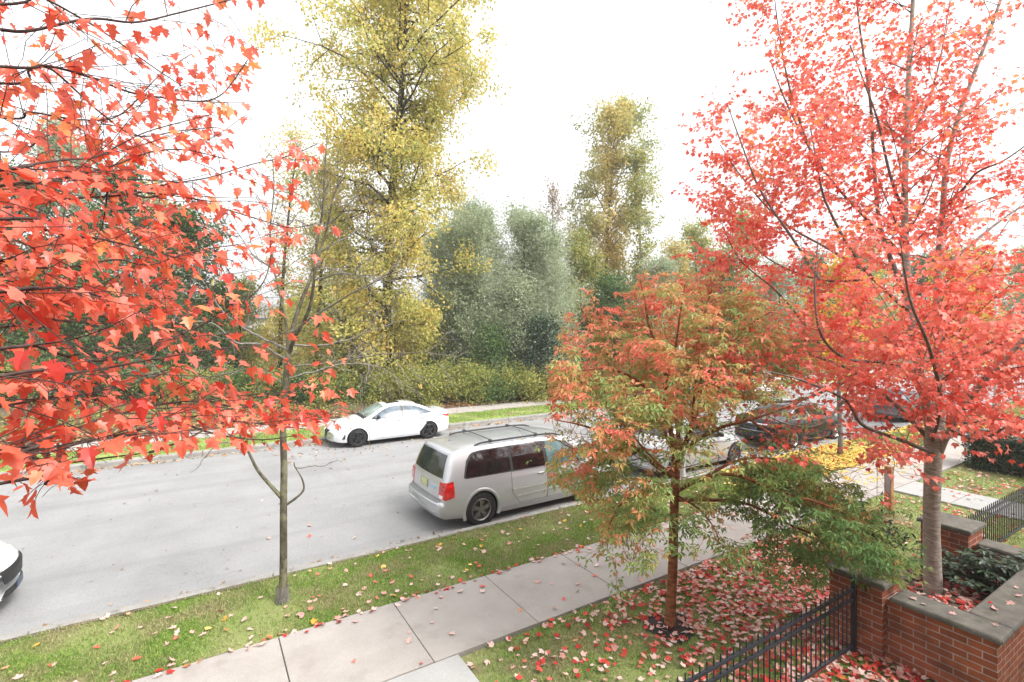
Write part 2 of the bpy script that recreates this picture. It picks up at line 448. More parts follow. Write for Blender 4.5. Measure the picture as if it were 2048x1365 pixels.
sheet('planter_bank', np.linspace(7.83,10.13,20), np.linspace(2.80,4.2,16), lambda X,Y: -.03+.36*np.clip((4.2-Y)/1.4,0,1)**1.5+lumps(X,Y,.02), M['soil'])

# ================================================================== iron fences
def fence(x0, x1, y, zt, step, label, postx):
    t = empty('iron_fence', (x0, y, 0)); tag(t, label, 'fence', 'black iron fences')
    L = x1-x0
    for z, r in ((zt-.10,.016),(zt-.22,.016),(.09,.016)):
        MB().box((0,-.014,z-.016),(L,.014,z+.016)).build('rail', M['iron'], t)
    pk = MB()
    pk.tube([(0,0,.06),(0,0,zt-.02),(0,0,zt)], [.0085,.0085,.005], 6)
    p0 = None; n = int(L/step)
    for i in range(n):
        xx = step*(i+.5)
        if p0 is None: p0 = pk.build('picket', M['iron'], t); p0.location = (xx,0,0)
        else:
            c = p0.copy(); COL.objects.link(c); c.parent = t; c.location = (xx,0,0)
    for px in postx:
        q = MB().bbox((px-.028,-.028,-.05),(px+.028,.028,zt+.03),.006).build('post', M['iron'], t)
        k = MB(); k.bbox((px-.034,-.034,zt+.031),(px+.034,.034,zt+.05),.006); k.build('post_cap', M['iron'], q)
    return t
fence(2.2, 7.09, 3.10, .90, .105, 'black iron picket fence in front of the leaf covered lawn', (4.85,))
fence(10.86, 18.6, 3.15, .90, .105, 'black iron picket fence running away beyond the farther pier', (7.6,))

# ================================================================== cedar post, light pole
t = empty('wooden_post', (12.93,4.98,-.05)); tag(t, 'plain orange-brown wooden post standing beside the sidewalk', 'post')
MB().bbox((-.068,-.068,0),(.068,.068,1.13),.012).build('shaft', M['cedar'], t)
MB().box((-.071,-.045,.55),(-.0695,.045,1.05)).build('plate', plain('plate_grey',(.33,.30,.34),.6), t)
t = empty('lamp_post', (31.65,7.9,0)); tag(t, 'pale grey lamp post standing on the grass at the far right', 'lamp post')
MB().lathe([(.19,-.02),(.19,.05),(.13,.09),(.12,.8),(.085,.85),(.06,7.5)], 'z', 14).build('pole', M['pole'], t, True)
MB().tube([(0,0,7.5),(0,.5,7.9),(0,1.6,8.05)], [.05,.045,.04], 8).build('arm', M['pole'], t, True)
MB().bbox((-.14,1.5,7.98),(.14,2.2,8.12),.04).build('lamp_head', M['pole'], t)

# ================================================================== the townhouse the photograph was taken from (it shades the lawn and shows in the car windows)
t = empty('townhouse', (0, -3.2, -.1)); tag(t, 'brick townhouse behind the viewpoint, mirrored in the minivan windows', 'house')
hw = MB(); hw.box((-26,-9,0),(30,0,6.3)); hw.build('wall', M['brick'], t)
mb = MB(); mb.box((-26.4,-9.4,6.3),(30.4,.35,6.6)); mb.add([(-26.4,-9.4,6.6),(30.4,-9.4,6.6),(30.4,.35,6.6),(-26.4,.35,6.6),(-26.4,-4.5,8.6),(30.4,-4.5,8.6)], [[0,1,5,4],[2,3,4,5]]); mb.build('roof', plain('shingle',(.10,.095,.09),.85), t)
for k, xx in enumerate((-21,-14,-7,6,13,20)):
    for z0 in (1.2, 4.2):
        f = MB().box((xx-.8,.004,z0-.08),(xx+.8,.05,z0+1.55)).build('window', plain('white_frame',(.6,.6,.58),.5) , t)
        q = MB(); q.box((xx-.72,.051,z0),(xx-.02,.056,z0+1.47)); q.box((xx+.02,.051,z0),(xx+.72,.056,z0+1.47)); q.build('pane', plain('house_pane',(.03,.035,.04),.05), f)
dr = MB().box((2.05-.5,.004,.1),(2.05+.5,.06,2.2)).build('door', plain('door_paint',(.05,.06,.09),.4), t)
MB().box((2.4,.061,1.05),(2.44,.11,1.2)).build('handle', plain('door_brass',(.5,.4,.2),.3,.9), dr)

# thin damp air: far trees pale a little
hm = bpy.data.materials.new('haze'); hm.use_nodes = True; hn = hm.node_tree; hn.nodes.clear()
ho = hn.nodes.new('ShaderNodeOutputMaterial'); hv = hn.nodes.new('ShaderNodeVolumePrincipled')
hv.inputs['Color'].default_value = (.93,.95,.97,1); hv.inputs['Density'].default_value = HAZE; hv.inputs['Anisotropy'].default_value = 0
hn.links.new(hv.outputs[0], ho.inputs['Volume'])
if HAZE > 0:
    hz_ = MB().box((-152,-112,-2.2),(322,232,36)).build('haze', hm); tag(hz_, kind='stuff')
SC.cycles.volume_bounces = 1
# ================================================================== cars
def pchip(x, y, q):
    x = np.asarray(x, float); y = np.asarray(y, float); h = np.diff(x); d = np.diff(y)/h
    m = np.zeros(len(x)); 
    for i in range(1, len(x)-1):
        if d[i-1]*d[i] > 0:
            w1, w2 = 2*h[i]+h[i-1], h[i]+2*h[i-1]; m[i] = (w1+w2)/(w1/d[i-1]+w2/d[i])
    m[0], m[-1] = d[0], d[-1]
    i = np.clip(np.searchsorted(x, q, 'right')-1, 0, len(h)-1); t = (q-x[i])/h[i]
    return ((1+2*t)*(1-t)**2)*y[i] + t*(1-t)**2*h[i]*m[i] + t*t*(3-2*t)*y[i+1] + t*t*(t-1)*h[i]*m[i+1]

BLACK = plain('black_trim', (.012,.012,.013), .5, var=.1)
RUBBER = plain('rubber', (.02,.02,.021), .85, spec=.2, var=.15, vs=20)
CHROME = plain('chrome', (.75,.75,.77), .12, 1.0, var=.02)
SILVERTRIM = plain('satin_silver', (.45,.45,.46), .3, .9, var=.05)
WELL = plain('wheel_well', (.006,.006,.006), .9, spec=.1)
TAIL = plain('tail_red', (.5,.012,.012), .12, 0, .8, var=.25, vs=14)
TAILW = plain('reverse_lens', (.75,.7,.7), .1, 0, .8)
LAMP = plain('headlamp', (.55,.57,.6), .08, .3, 1.0, var=.3, vs=25)
AMBER = plain('amber_lens', (.55,.13,.05), .2, 0, .6)
LEAD = plain('rim_grey', (.22,.215,.21), .35, .8, var=.12, vs=20)
DKRIM = plain('rim_black', (.02,.02,.022), .3, .4, .5, var=.1)
PLATE = plain('plate_green', (.46,.5,.22), .5, var=.25, vs=30)
PLATEB = plain('plate_dark', (.05,.07,.12), .4, var=.4, vs=40)
STICK = plain('sticker', (.25,.5,.75), .4, var=.4, vs=40)
def glass(name, col, rough=.04, spec=.55):
    return plain(name, col, rough, 0, 0, spec, var=.35, vs=2.2)
G_DARK = glass('tinted_glass', (.012,.010,.010)); G_REAR = glass('rear_glass', (.03,.035,.035)); G_LIGHT = glass('pale_glass', (.085,.12,.15)); G_WS = glass('windscreen_glass', (.17,.22,.2)); G_TEAL = glass('teal_glass', (.08,.15,.15))

NC = 17
class Body:
    """lofted car shell; x forward from the rear bumper, y to the left, z up"""
    def __init__(s, st, br, bf, zs, wheels, rw, n=110):
        a = np.array(st, float); s.L = a[-1,0]
        u = np.linspace(0, 1, n); x = s.L*(u - .11*np.sin(2*math.pi*u)/ (1.0))   # denser near the ends
        x = np.clip(x, 0, s.L); s.x = np.sort(x); s.x[0] = 0; s.x[-1] = s.L
        q = [pchip(a[:,0], a[:,k], s.x) for k in range(1, a.shape[1])]
        w, zb, zw, zbelt, yb, zre, yre, zt = q
        zre = np.maximum(zre, zbelt+.012); zt = np.maximum(zt, zre+.006)
        Y = np.zeros((n, NC)); Z = np.zeros((n, NC))
        zsill = zb + zs*(zw-zb)
        rows = [(0*w, zb), (.72*w, zb), (.93*w, zb+.012), (.975*w, zsill), (.992*w, (zsill+zw)/2), (w, zw), (.995*w, zw+.35*(zbelt-zw)),
                (yb+.65*(w-yb), zw+.72*(zbelt-zw)), (yb+.12*(w-yb), zbelt-.035*np.clip((zbelt-zw)/.2,0,1)), (yb, zbelt),
                (yb+.45*(yre-yb), zbelt+.5*(zre-zbelt)), (yre+.03*(yb-yre), zre-.05*np.clip((zre-zbelt)/.3,0,.6)), (yre-.015, zre+.006*1), (.93*yre, zre+.30*(zt-zre)), (.72*yre, zre+.66*(zt-zre)), (.38*yre, zre+.93*(zt-zre)), (0*w, zt)]
        for k, (yy, zz) in enumerate(rows): Y[:,k] = yy; Z[:,k] = zz
        for k in range(4, NC): Z[:,k] = np.maximum(Z[:,k], Z[:,k-1]+.0005)
        s.Y, s.Z, s.W = Y, Z, w.max(); s.br, s.bf = br, bf; s.wheels, s.rw = wheels, rw
    def bend(s, x, y):
        f = np.abs(y)/s.W
        return x + s.br*f**2.4*np.clip(1-x/1.0, 0, 1) - s.bf*f**2.2*np.clip(1-(s.L-x)/1.1, 0, 1)
    def row(s, x):
        i = np.clip(np.searchsorted(s.x, x)-1, 0, len(s.x)-2); t = (x-s.x[i])/(s.x[i+1]-s.x[i])
        return s.Y[i]*(1-t)+s.Y[i+1]*t, s.Z[i]*(1-t)+s.Z[i+1]*t
    def side(s, x, z):
        Yr, Zr = s.row(x); return np.interp(z, Zr[3:13], Yr[3:13])
    def top(s, x, y):
        Yr, Zr = s.row(x); return np.interp(-abs(y), -Yr[9:], Zr[9:])
    def ytop(s, x): return s.row(x)[0][12]
    def endx(s, y, z, front):
        half = s.x < s.L*.5 if not front else s.x > s.L*.5
        xs = s.x[half]; zt = np.array([s.top(q, y) for q in xs])
        if front: xs = xs[::-1]; zt = zt[::-1]
        zt = np.maximum.accumulate(zt + np.arange(len(zt))*1e-6)
        return np.interp(z, zt, xs)
    def shell(s, mats, parent, name='body'):
        n = len(s.x); V = np.zeros((n, 2*NC-1, 3))
        for k in range(NC):
            V[:,k,1] = -s.Y[:,k]; V[:,k,2] = s.Z[:,k]
            V[:,2*NC-2-k,1] = s.Y[:,k]; V[:,2*NC-2-k,2] = s.Z[:,k]
        V[:,:,0] = s.bend(s.x[:,None]+0*V[:,:,1], V[:,:,1])
        # close the bottom: first and last columns both sit at y=0, merge by index
        m = 2*NC-2
        VV = V[:, :m].reshape(-1, 3)
        i = np.arange(n-1)[:,None]*m; k = np.arange(m)[None,:]; k2 = (k+1) % m
        f = np.stack([i+k, i+m+k, i+m+k2, i+k2], -1).reshape(-1,4)
        mb = MB(); mb.add(VV, f)
        for e in (0, n-1):
            o = e*m; q = [[o+j, o+j+1, o+m-j-1, o+m-j] for j in range(1, NC-2)]
            t = [[o, o+1, o+m-1], [o+NC-2, o+NC-1, o+NC]]
            if e: q = [a[::-1] for a in q]; t = [a[::-1] for a in t]
            mb.f.append(np.array(q)); mb.mi.append(0); mb.f.append(np.array(t)); mb.mi.append(0)
        ob = mb.build(name, mats, parent, True)
        # cut real wheel wells with a boolean
        cm = MB()
        for wx in s.wheels:
            for sgn in (-1, 1):
                a = np.arange(28)*2*math.pi/28; r = s.rw*1.13
                y0, y1 = (s.W-.30)*sgn, (s.W+.3)*sgn
                ring = lambda yy: np.stack([wx+r*np.cos(a), 0*a+yy, s.rw*.98+r*np.sin(a)], -1)
                b = cm.n; cm.add(np.concatenate([ring(y0), ring(y1)]), [[j, (j+1)%28, 28+(j+1)%28, 28+j] for j in range(28)])
                cm.f.append(np.array([[b+j for j in range(27,-1,-1)], [b+28+j for j in range(28)]])); cm.mi.append(0)
        c = cm.build('well_cutter', [WELL])
        for ob2 in (c, ob):
            import bmesh
            bm = bmesh.new(); bm.from_mesh(ob2.data); bmesh.ops.recalc_face_normals(bm, faces=bm.faces); bm.to_mesh(ob2.data); bm.free()
        md = ob.modifiers.new('wells', 'BOOLEAN'); md.operation = 'DIFFERENCE'; md.object = c; md.solver = 'EXACT'; md.material_mode = 'TRANSFER'
        dg = bpy.context.evaluated_depsgraph_get(); ev = ob.evaluated_get(dg)
        me = bpy.data.meshes.new_from_object(ev); old = ob.data
        ob.modifiers.clear(); ob.data = me; bpy.data.meshes.remove(old)
        me.name = name
        cmesh = c.data; bpy.data.objects.remove(c); bpy.data.meshes.remove(cmesh)
        try: me.set_sharp_from_angle(angle=R(38))
        except Exception: pass
        return ob
    def off(s, V, d, outward):
        du = np.gradient(V, axis=0); dv = np.gradient(V, axis=1); n = unit(np.cross(du, dv))
        o = np.array(outward, float); sg = np.where((n@o if o.ndim==1 else (n*o).sum(-1)) < 0, -1, 1)
        return V + n*sg[...,None]*d
    def sheet3(s, mb, V, d, outward, mi=0, skirt=.012):
        """patch lifted d above the shell, with a skirt back to it"""
        A = s.off(V, d, outward); B = s.off(V, d-skirt, outward)
        mb.grid(A, mi); mb.grid(B, mi, True)
        for e0, e1 in ((A[0],B[0]),(A[-1],B[-1]),(A[:,0],B[:,0]),(A[:,-1],B[:,-1])): mb.grid(np.stack([e0,e1]), mi)
    def side_patch(s, mb, x0, x1, bot, topl, sgn, d=.004, mi=0, nx=24, nz=8, skirt=.012):
        b = np.array(bot); t = np.array(topl); V = np.zeros((nx, nz, 3))
        for i, x in enumerate(np.linspace(x0, x1, nx)):
            z0 = np.interp(x, b[:,0], b[:,1]); z1 = np.interp(x, t[:,0], t[:,1])
            for j, z in enumerate(np.linspace(z0, max(z1, z0+.002), nz)):
                y = s.side(x, z); V[i,j] = (s.bend(x, y), y*sgn, z)
        s.sheet3(mb, V, d, (0, sgn, 0), mi, skirt)
    def top_patch(s, mb, x0, x1, yf, d=.004, mi=0, nx=14, ny=15, y0f=-1, skirt=.012):
        V = np.zeros((nx, ny, 3)); 
        for i, x in enumerate(np.linspace(x0, x1, nx)):
            f = yf(i/(nx-1)) if callable(yf) else yf
            for j, q in enumerate(np.linspace(y0f, 1, ny)):
                y = s.ytop(x)*f*q; V[i,j] = (s.bend(x, y), y, s.top(x, y))
        s.sheet3(mb, V, d, (0, 0, 1), mi, skirt)
    def end_patch(s, mb, front, ys, z0, z1, d=.004, mi=0, ny=14, nz=10, skirt=.012):
        """ys: (y0,y1) or function of height fraction"""
        V = np.zeros((ny, nz, 3))
        for j, f in enumerate(np.linspace(0, 1, nz)):
            a, b = ys(f) if callable(ys) else ys
            for i, y in enumerate(np.linspace(a, b, ny)):
                zz0 = z0(y) if callable(z0) else z0; zz1 = z1(y) if callable(z1) else z1
                z = zz0+(zz1-zz0)*f
                V[i,j] = (s.bend(s.endx(abs(y), z, front), y), y, z)
        s.sheet3(mb, V, d, (1 if front else -1, 0, .3), mi, skirt)

def wheel(parent, x, y, r, width, rim_mat, spokes, sgn, rr=.66):
    wt = MB(); h = width/2
    wt.lathe([(r*rr,-h*.9),(r*.93,-h),(r*.985,-h*.82),(r,-h*.5),(r,h*.5),(r*.985,h*.82),(r*.93,h),(r*rr,h*.9)], 'y', 32)
    for q in (-.3, .3): wt.lathe([(r+.001,q*h-.006),(r+.003,q*h),(r+.001,q*h+.006)], 'y', 32)
    w = empty('wheel', (x, y, r)); w.parent = parent
    wt.build('tyre', RUBBER, w, True)
    rm = MB(); o = sgn
    rm.lathe([(r*rr+.004, h*.86*o),(r*rr*.95, h*.93*o),(r*rr*.9, h*.8*o),(r*rr*.88,h*.1*o),(.0,h*.05*o)], 'y', 32)
    for k in range(spokes):
        a = 2*math.pi*k/spokes + .3
        for j, (w0, w1) in enumerate([(.10, .17)]):
            pts = []
            for rad, hw, yy in ((r*.10, w0*r, .80), (r*.36, w0*r*.9, .84), (r*rr*.93, w1*r*.9, .74)):
                for sd in (-1, 1):
                    pts.append((rad*math.cos(a)-sd*hw*math.sin(a), yy*h*o, rad*math.sin(a)+sd*hw*math.cos(a)))
            pts += [(p[0], p[1]-.03*o, p[2]) for p in pts]
            rm.add(pts, [[0,1,3,2],[2,3,5,4],[0,2,8,6],[2,4,10,8],[1,7,9,3],[3,9,11,5]])
    rm.lathe([(r*.17,h*.6*o),(r*.16,h*.86*o),(.0,h*.9*o)], 'y', 16)
    rm.build('rim', rim_mat, w)
    return w

VAN = [ # x, w, zb, zw, zbelt, ybelt, zre, yre, ztop
 (0.00,.84,.42,.52,.585,.82,.60,.79,.61),(0.035,.90,.34,.52,.61,.88,.63,.86,.64),(0.095,.93,.30,.52,.625,.90,.645,.87,.66),
 (0.13,.94,.29,.58,.90,.90,.95,.84,.98),(0.17,.945,.28,.6,1.02,.90,1.07,.83,1.10),(0.28,.955,.27,.62,1.05,.905,1.36,.77,1.40),
 (0.37,.96,.26,.62,1.05,.91,1.52,.74,1.58),(0.46,.965,.25,.62,1.05,.915,1.60,.725,1.645),(0.62,.97,.23,.62,1.05,.92,1.635,.715,1.69),
 (1.4,.975,.20,.62,1.05,.925,1.66,.71,1.715),(2.6,.975,.19,.62,1.04,.925,1.665,.71,1.72),(3.3,.975,.19,.62,1.03,.925,1.63,.70,1.70),
 (3.62,.975,.19,.62,1.025,.92,1.55,.69,1.64),(4.35,.97,.19,.62,1.01,.90,1.09,.76,1.14),(4.5,.965,.19,.6,.98,.88,1.03,.77,1.075),
 (4.9,.93,.2,.58,.84,.83,.88,.72,.92),(5.06,.85,.22,.5,.70,.76,.73,.66,.76),(5.14,.74,.28,.45,.56,.68,.58,.6,.6)]
SED = [
 (0.0,.74,.40,.52,.72,.72,.76,.66,.78),(0.05,.82,.30,.52,.90,.78,.95,.71,.97),(0.13,.86,.26,.54,.965,.80,1.00,.72,1.03),
 (0.45,.895,.22,.55,.985,.83,1.015,.70,1.05),(0.72,.90,.20,.56,.98,.84,1.06,.66,1.10),(1.05,.905,.19,.56,.965,.85,1.20,.61,1.26),
 (1.45,.905,.185,.56,.955,.855,1.325,.58,1.40),(2.1,.905,.18,.56,.94,.86,1.365,.57,1.45),(2.6,.905,.18,.56,.93,.86,1.32,.575,1.415),
 (3.35,.905,.18,.56,.905,.845,.985,.70,1.03),(3.55,.90,.18,.56,.885,.83,.925,.72,.965),(4.15,.885,.18,.55,.79,.79,.83,.69,.87),
 (4.42,.83,.19,.50,.69,.74,.73,.63,.765),(4.56,.74,.21,.46,.60,.66,.63,.57,.65),(4.64,.62,.26,.43,.53,.57,.55,.5,.565)]

def line_patch(b, mb, x0, x1, zf, hz, sgn, d, nx=20):
    b.side_patch(mb, x0, x1, [(x, zf(x)-hz) for x in (x0, (x0+x1)/2, x1)], [(x, zf(x)+hz) for x in (x0, (x0+x1)/2, x1)], sgn, d, nx=nx, nz=3)

def mirror_part(b, root, x, z, paint, sgn, sz=1.0):
    y = b.side(x, z)
    mb = MB(); c = np.array((b.bend(x,y)-.0, (y+.10)*sgn, z+.06))
    for k in range(2): pass
    V = []
    for th in np.linspace(-math.pi/2, math.pi/2, 7):
        for ph in np.linspace(0, 2*math.pi, 13)[:-1]:
            V.append((.075*math.cos(th)*math.cos(ph)*sz, .12*np.sign(math.cos(th)*math.sin(ph))*abs(math.cos(th)*math.sin(ph))**.8*sz, .082*np.sign(math.sin(th))*abs(math.sin(th))**.8*sz))
    V = np.array(V).reshape(7,12,3)+c
    V = np.concatenate([V, V[:,:1]], 1)
    mb.grid(V); m = mb.build('mirror', paint, root, True)
    q = MB(); q.box((c[0]-.03, min((y-.02)*sgn, (y+.06)*sgn), z-.01), (c[0]+.03, max((y-.02)*sgn,(y+.06)*sgn), z+.03)); q.build('mirror_arm', BLACK, m)
    return m

def handle_part(b, parent, x, z, mat, sgn):
    y = b.side(x, z)*sgn
    h = MB(); h.tube([(x-.10,y+.004*sgn,z),(x-.08,y+.03*sgn,z+.004),(x+.07,y+.032*sgn,z+.006),(x+.10,y+.004*sgn,z+.004)], [.010,.014,.014,.010], 6)
    return h.build('handle', mat, parent, True)

def make_van():
    b = Body(VAN, .10, .16, .28, (1.03, 4.11), .368)
    root = empty('minivan')
    paint = plain('silver_paint', (.45,.458,.475), .30, .5, .7, var=.02, vs=2)
    b.shell([paint, WELL], root)
    for sgn in (-1, 1):
        # window band: three dark panes a side over a black surround
        mb = MB(); b.side_patch(mb, .60, 4.02, [(.6,1.085),(.66,1.065),(4.02,1.045)], [(.6,1.10),(.70,1.40),(.86,1.555),(1.1,1.585),(2.6,1.60),(3.2,1.57),(3.5,1.50),(4.02,1.07)], sgn, .003, nx=60, nz=10)
        mb.build('window_surround', BLACK, root, True)
        for gm, x0, x1, bo, tp in ((G_DARK,.65,1.80,[(.65,1.105),(.72,1.085),(1.8,1.08)],[(.65,1.12),(.75,1.38),(.92,1.535),(1.1,1.56),(1.8,1.58)]),
                                   (G_DARK,1.87,2.74,[(1.87,1.08),(2.74,1.07)],[(1.87,1.58),(2.74,1.58)]),
                                   (G_TEAL,2.83,3.93,[(2.83,1.07),(3.93,1.065)],[(2.83,1.575),(3.2,1.545),(3.45,1.485),(3.93,1.085)])):
            mb = MB(); b.side_patch(mb, x0, x1, bo, tp, sgn, .0075, nx=30, nz=10); mb.build('window', gm, root, True)
        for x0, x1, hx in ((1.80,2.76,2.60),(2.785,3.90,2.98)):
            gap = MB(); b.side_patch(gap, x0-.009, x1+.009, [(x0,.34),(x1,.34)], [(x0,1.052),(x1,1.036)], sgn, .0022, nx=14, nz=18); 
            dr = MB()
            if x0 < 2: bo = [(x0,.62),(x0+.16,.42),(x0+.22,.35),(x1,.35)]
            else: bo = [(x0,.35),(x1-.2,.35),(x1,.5)]
            gap = MB(); b.side_patch(gap, x0-.008, x1+.008, [(p-.004, q-.008) for p, q in bo], [(x0,1.052),(x1,1.036)], sgn, .0015, nx=40, nz=18)
            d0 = MB(); b.side_patch(d0, x0, x1, bo, [(x0,1.046),(x1,1.03)], sgn, .004, nx=40, nz=18)
            d = d0.build('door', paint, root, True); gap.build('door_gap', BLACK, d, True)
            handle_part(b, d, hx, .93, paint, sgn)
            for zz in (.66, .50):
                mo = MB(); line_patch(b, mo, x0+(.15 if x0<2 and zz<.6 else .02), x1-.02, lambda x, z=zz: z+.01*(x-2), .016, sgn, .011); mo.build('moulding', plain('moulding_silver',(.45,.445,.43),.25,.5,.7), d, True)
        # flared arch lips
        for wx in b.wheels:
            a = np.linspace(-.35, math.pi+.35, 26); R0 = .368*1.13; V = np.zeros((26,4,3))
            for i, t in enumerate(a):
                for j, (rr, oo) in enumerate(((R0-.004,-.03),(R0-.004,.012),(R0+.045,.012),(R0+.075,-.01))):
                    x, z = wx+rr*math.cos(t), .361+rr*math.sin(t); y = b.side(x, max(z, .22)); V[i,j] = (b.bend(x,y), (y+oo)*sgn, z)
            MB().grid(V).build('arch_lip', paint, root, True)
        # tail lamp wraps the corner
        tl = MB(); b.side_patch(tl, .135, .33, [(.13,.70),(.33,.74)], [(.13,1.03),(.17,1.04),(.33,1.06)], sgn, .010, nx=10, nz=10, skirt=.02)
        b.end_patch(tl, False, (lambda f: (.70*sgn, .862*sgn)), .70, 1.03, .010, 0, skirt=.02)
        zz = np.linspace(.70, 1.03, 10)
        ea = np.array([(b.bend(b.endx(.862, z, False), .862)-.010, .864*sgn, z) for z in zz])
        eb = np.array([(b.bend(.135, b.side(.135, z)), (b.side(.135, z)+.010)*sgn, z) for z in zz]); em = (ea+eb)/2 + np.array([-.012, .012*sgn, 0])
        tl.grid(np.stack([ea, em, eb]))
        l = tl.build('tail_light', TAIL, root, True)
        q = MB(); b.end_patch(q, False, (lambda f: (.72*sgn, .85*sgn)), .705, .775, .013, skirt=.004); q.build('reverse_lens', TAILW, l, True)
        hl = MB(); b.end_patch(hl, True, (lambda f: (.42*sgn, .66*sgn)), .66, .82, .006); hl.build('headlight', LAMP, root, True)
        mirror_part(b, root, 3.78, 1.06, paint, sgn)
    mb = MB(); b.end_patch(mb, False, lambda f: (-.735+.10*f, .735-.10*f), lambda y: 1.10-.0*abs(y), lambda y: 1.555-.02*abs(y), .005, ny=20, nz=12); w_ = mb.build('rear_window', G_REAR, root, True)
    mb = MB(); b.end_patch(mb, False, (-.10,.36), 1.13, 1.137, .02, skirt=.01); mb.build('wiper', BLACK, w_, True)
    mb = MB(); b.end_patch(mb, False, lambda f: (-.76,.76), 1.565, 1.60, .012); mb.build('spoiler_lip', paint, root, True)
    mb = MB(); b.end_patch(mb, False, (-.20,.20), .80, .97, .006); lp = mb.build('plate_recess', plain('recess',(.25,.25,.245),.4,.5), root, True)
    mb = MB(); b.end_patch(mb, False, (-.155,.155), .81, .96, .010); mb.build('licence_plate', PLATE, lp, True)
    mb = MB(); b.end_patch(mb, False, (-.55,-.33), .86, .90, .006); mb.build('sticker', STICK, root, True)
    mb = MB(); b.end_patch(mb, False, (-.72,.72), .655, .668, .004); mb.build('tailgate_gap', BLACK, root, True)
    mb = MB(); b.top_patch(mb, 0.02, .10, .92, .004, nx=5); mb.build('bumper_pad', plain('bumper_pad',(.17,.17,.17),.6), root, True)
    mb = MB(); b.top_patch(mb, 3.66, 4.30, lambda u: .98-.02*u, .005); mb.build('windscreen', G_WS, root, True)
    # roof rails and two cross bars
    for sgn in (-1, 1):
        xs = np.linspace(1.02, 3.35, 16); pts = [(x, .64*sgn, b.top(x,.64)+.012+.032*min(1, min(x-1.02, 3.35-x)/.18)) for x in xs]
        MB().tube(pts, [.014]+[.021]*14+[.014], 8).build('roof_rail', BLACK, root, True)
    for x in (1.42, 2.66):
        z = b.top(x,.64)+.05; c = MB()
        c.tube([(x, y, z+.028+.012*(1-(y/.64)**2)) for y in np.linspace(-.64,.64,9)], .012, 6)
        for sgn in (-1,1): c.bbox((x-.035,.64*sgn-.03,z-.03),(x+.035,.64*sgn+.03,z+.05),.012)
        c.build('cross_bar', plain('bar_grey',(.06,.06,.065),.45), root)
    mb = MB(); mb.lathe([(.05,0),(.045,.02),(.0,.03)], 'z', 12, (.75,0,b.top(.75,0)-.002)); mb.build('antenna', plain('antenna_grey',(.15,.15,.16),.5), root, True)
    for x in b.wheels:
        for sgn in (-1,1): wheel(root, x, (.975-.12)*sgn, .368, .225, LEAD, 5, sgn, .64)
    MB().box((.5,-.7,.19),(4.7,.7,.30)).build('underbody', WELL, root)
    return root

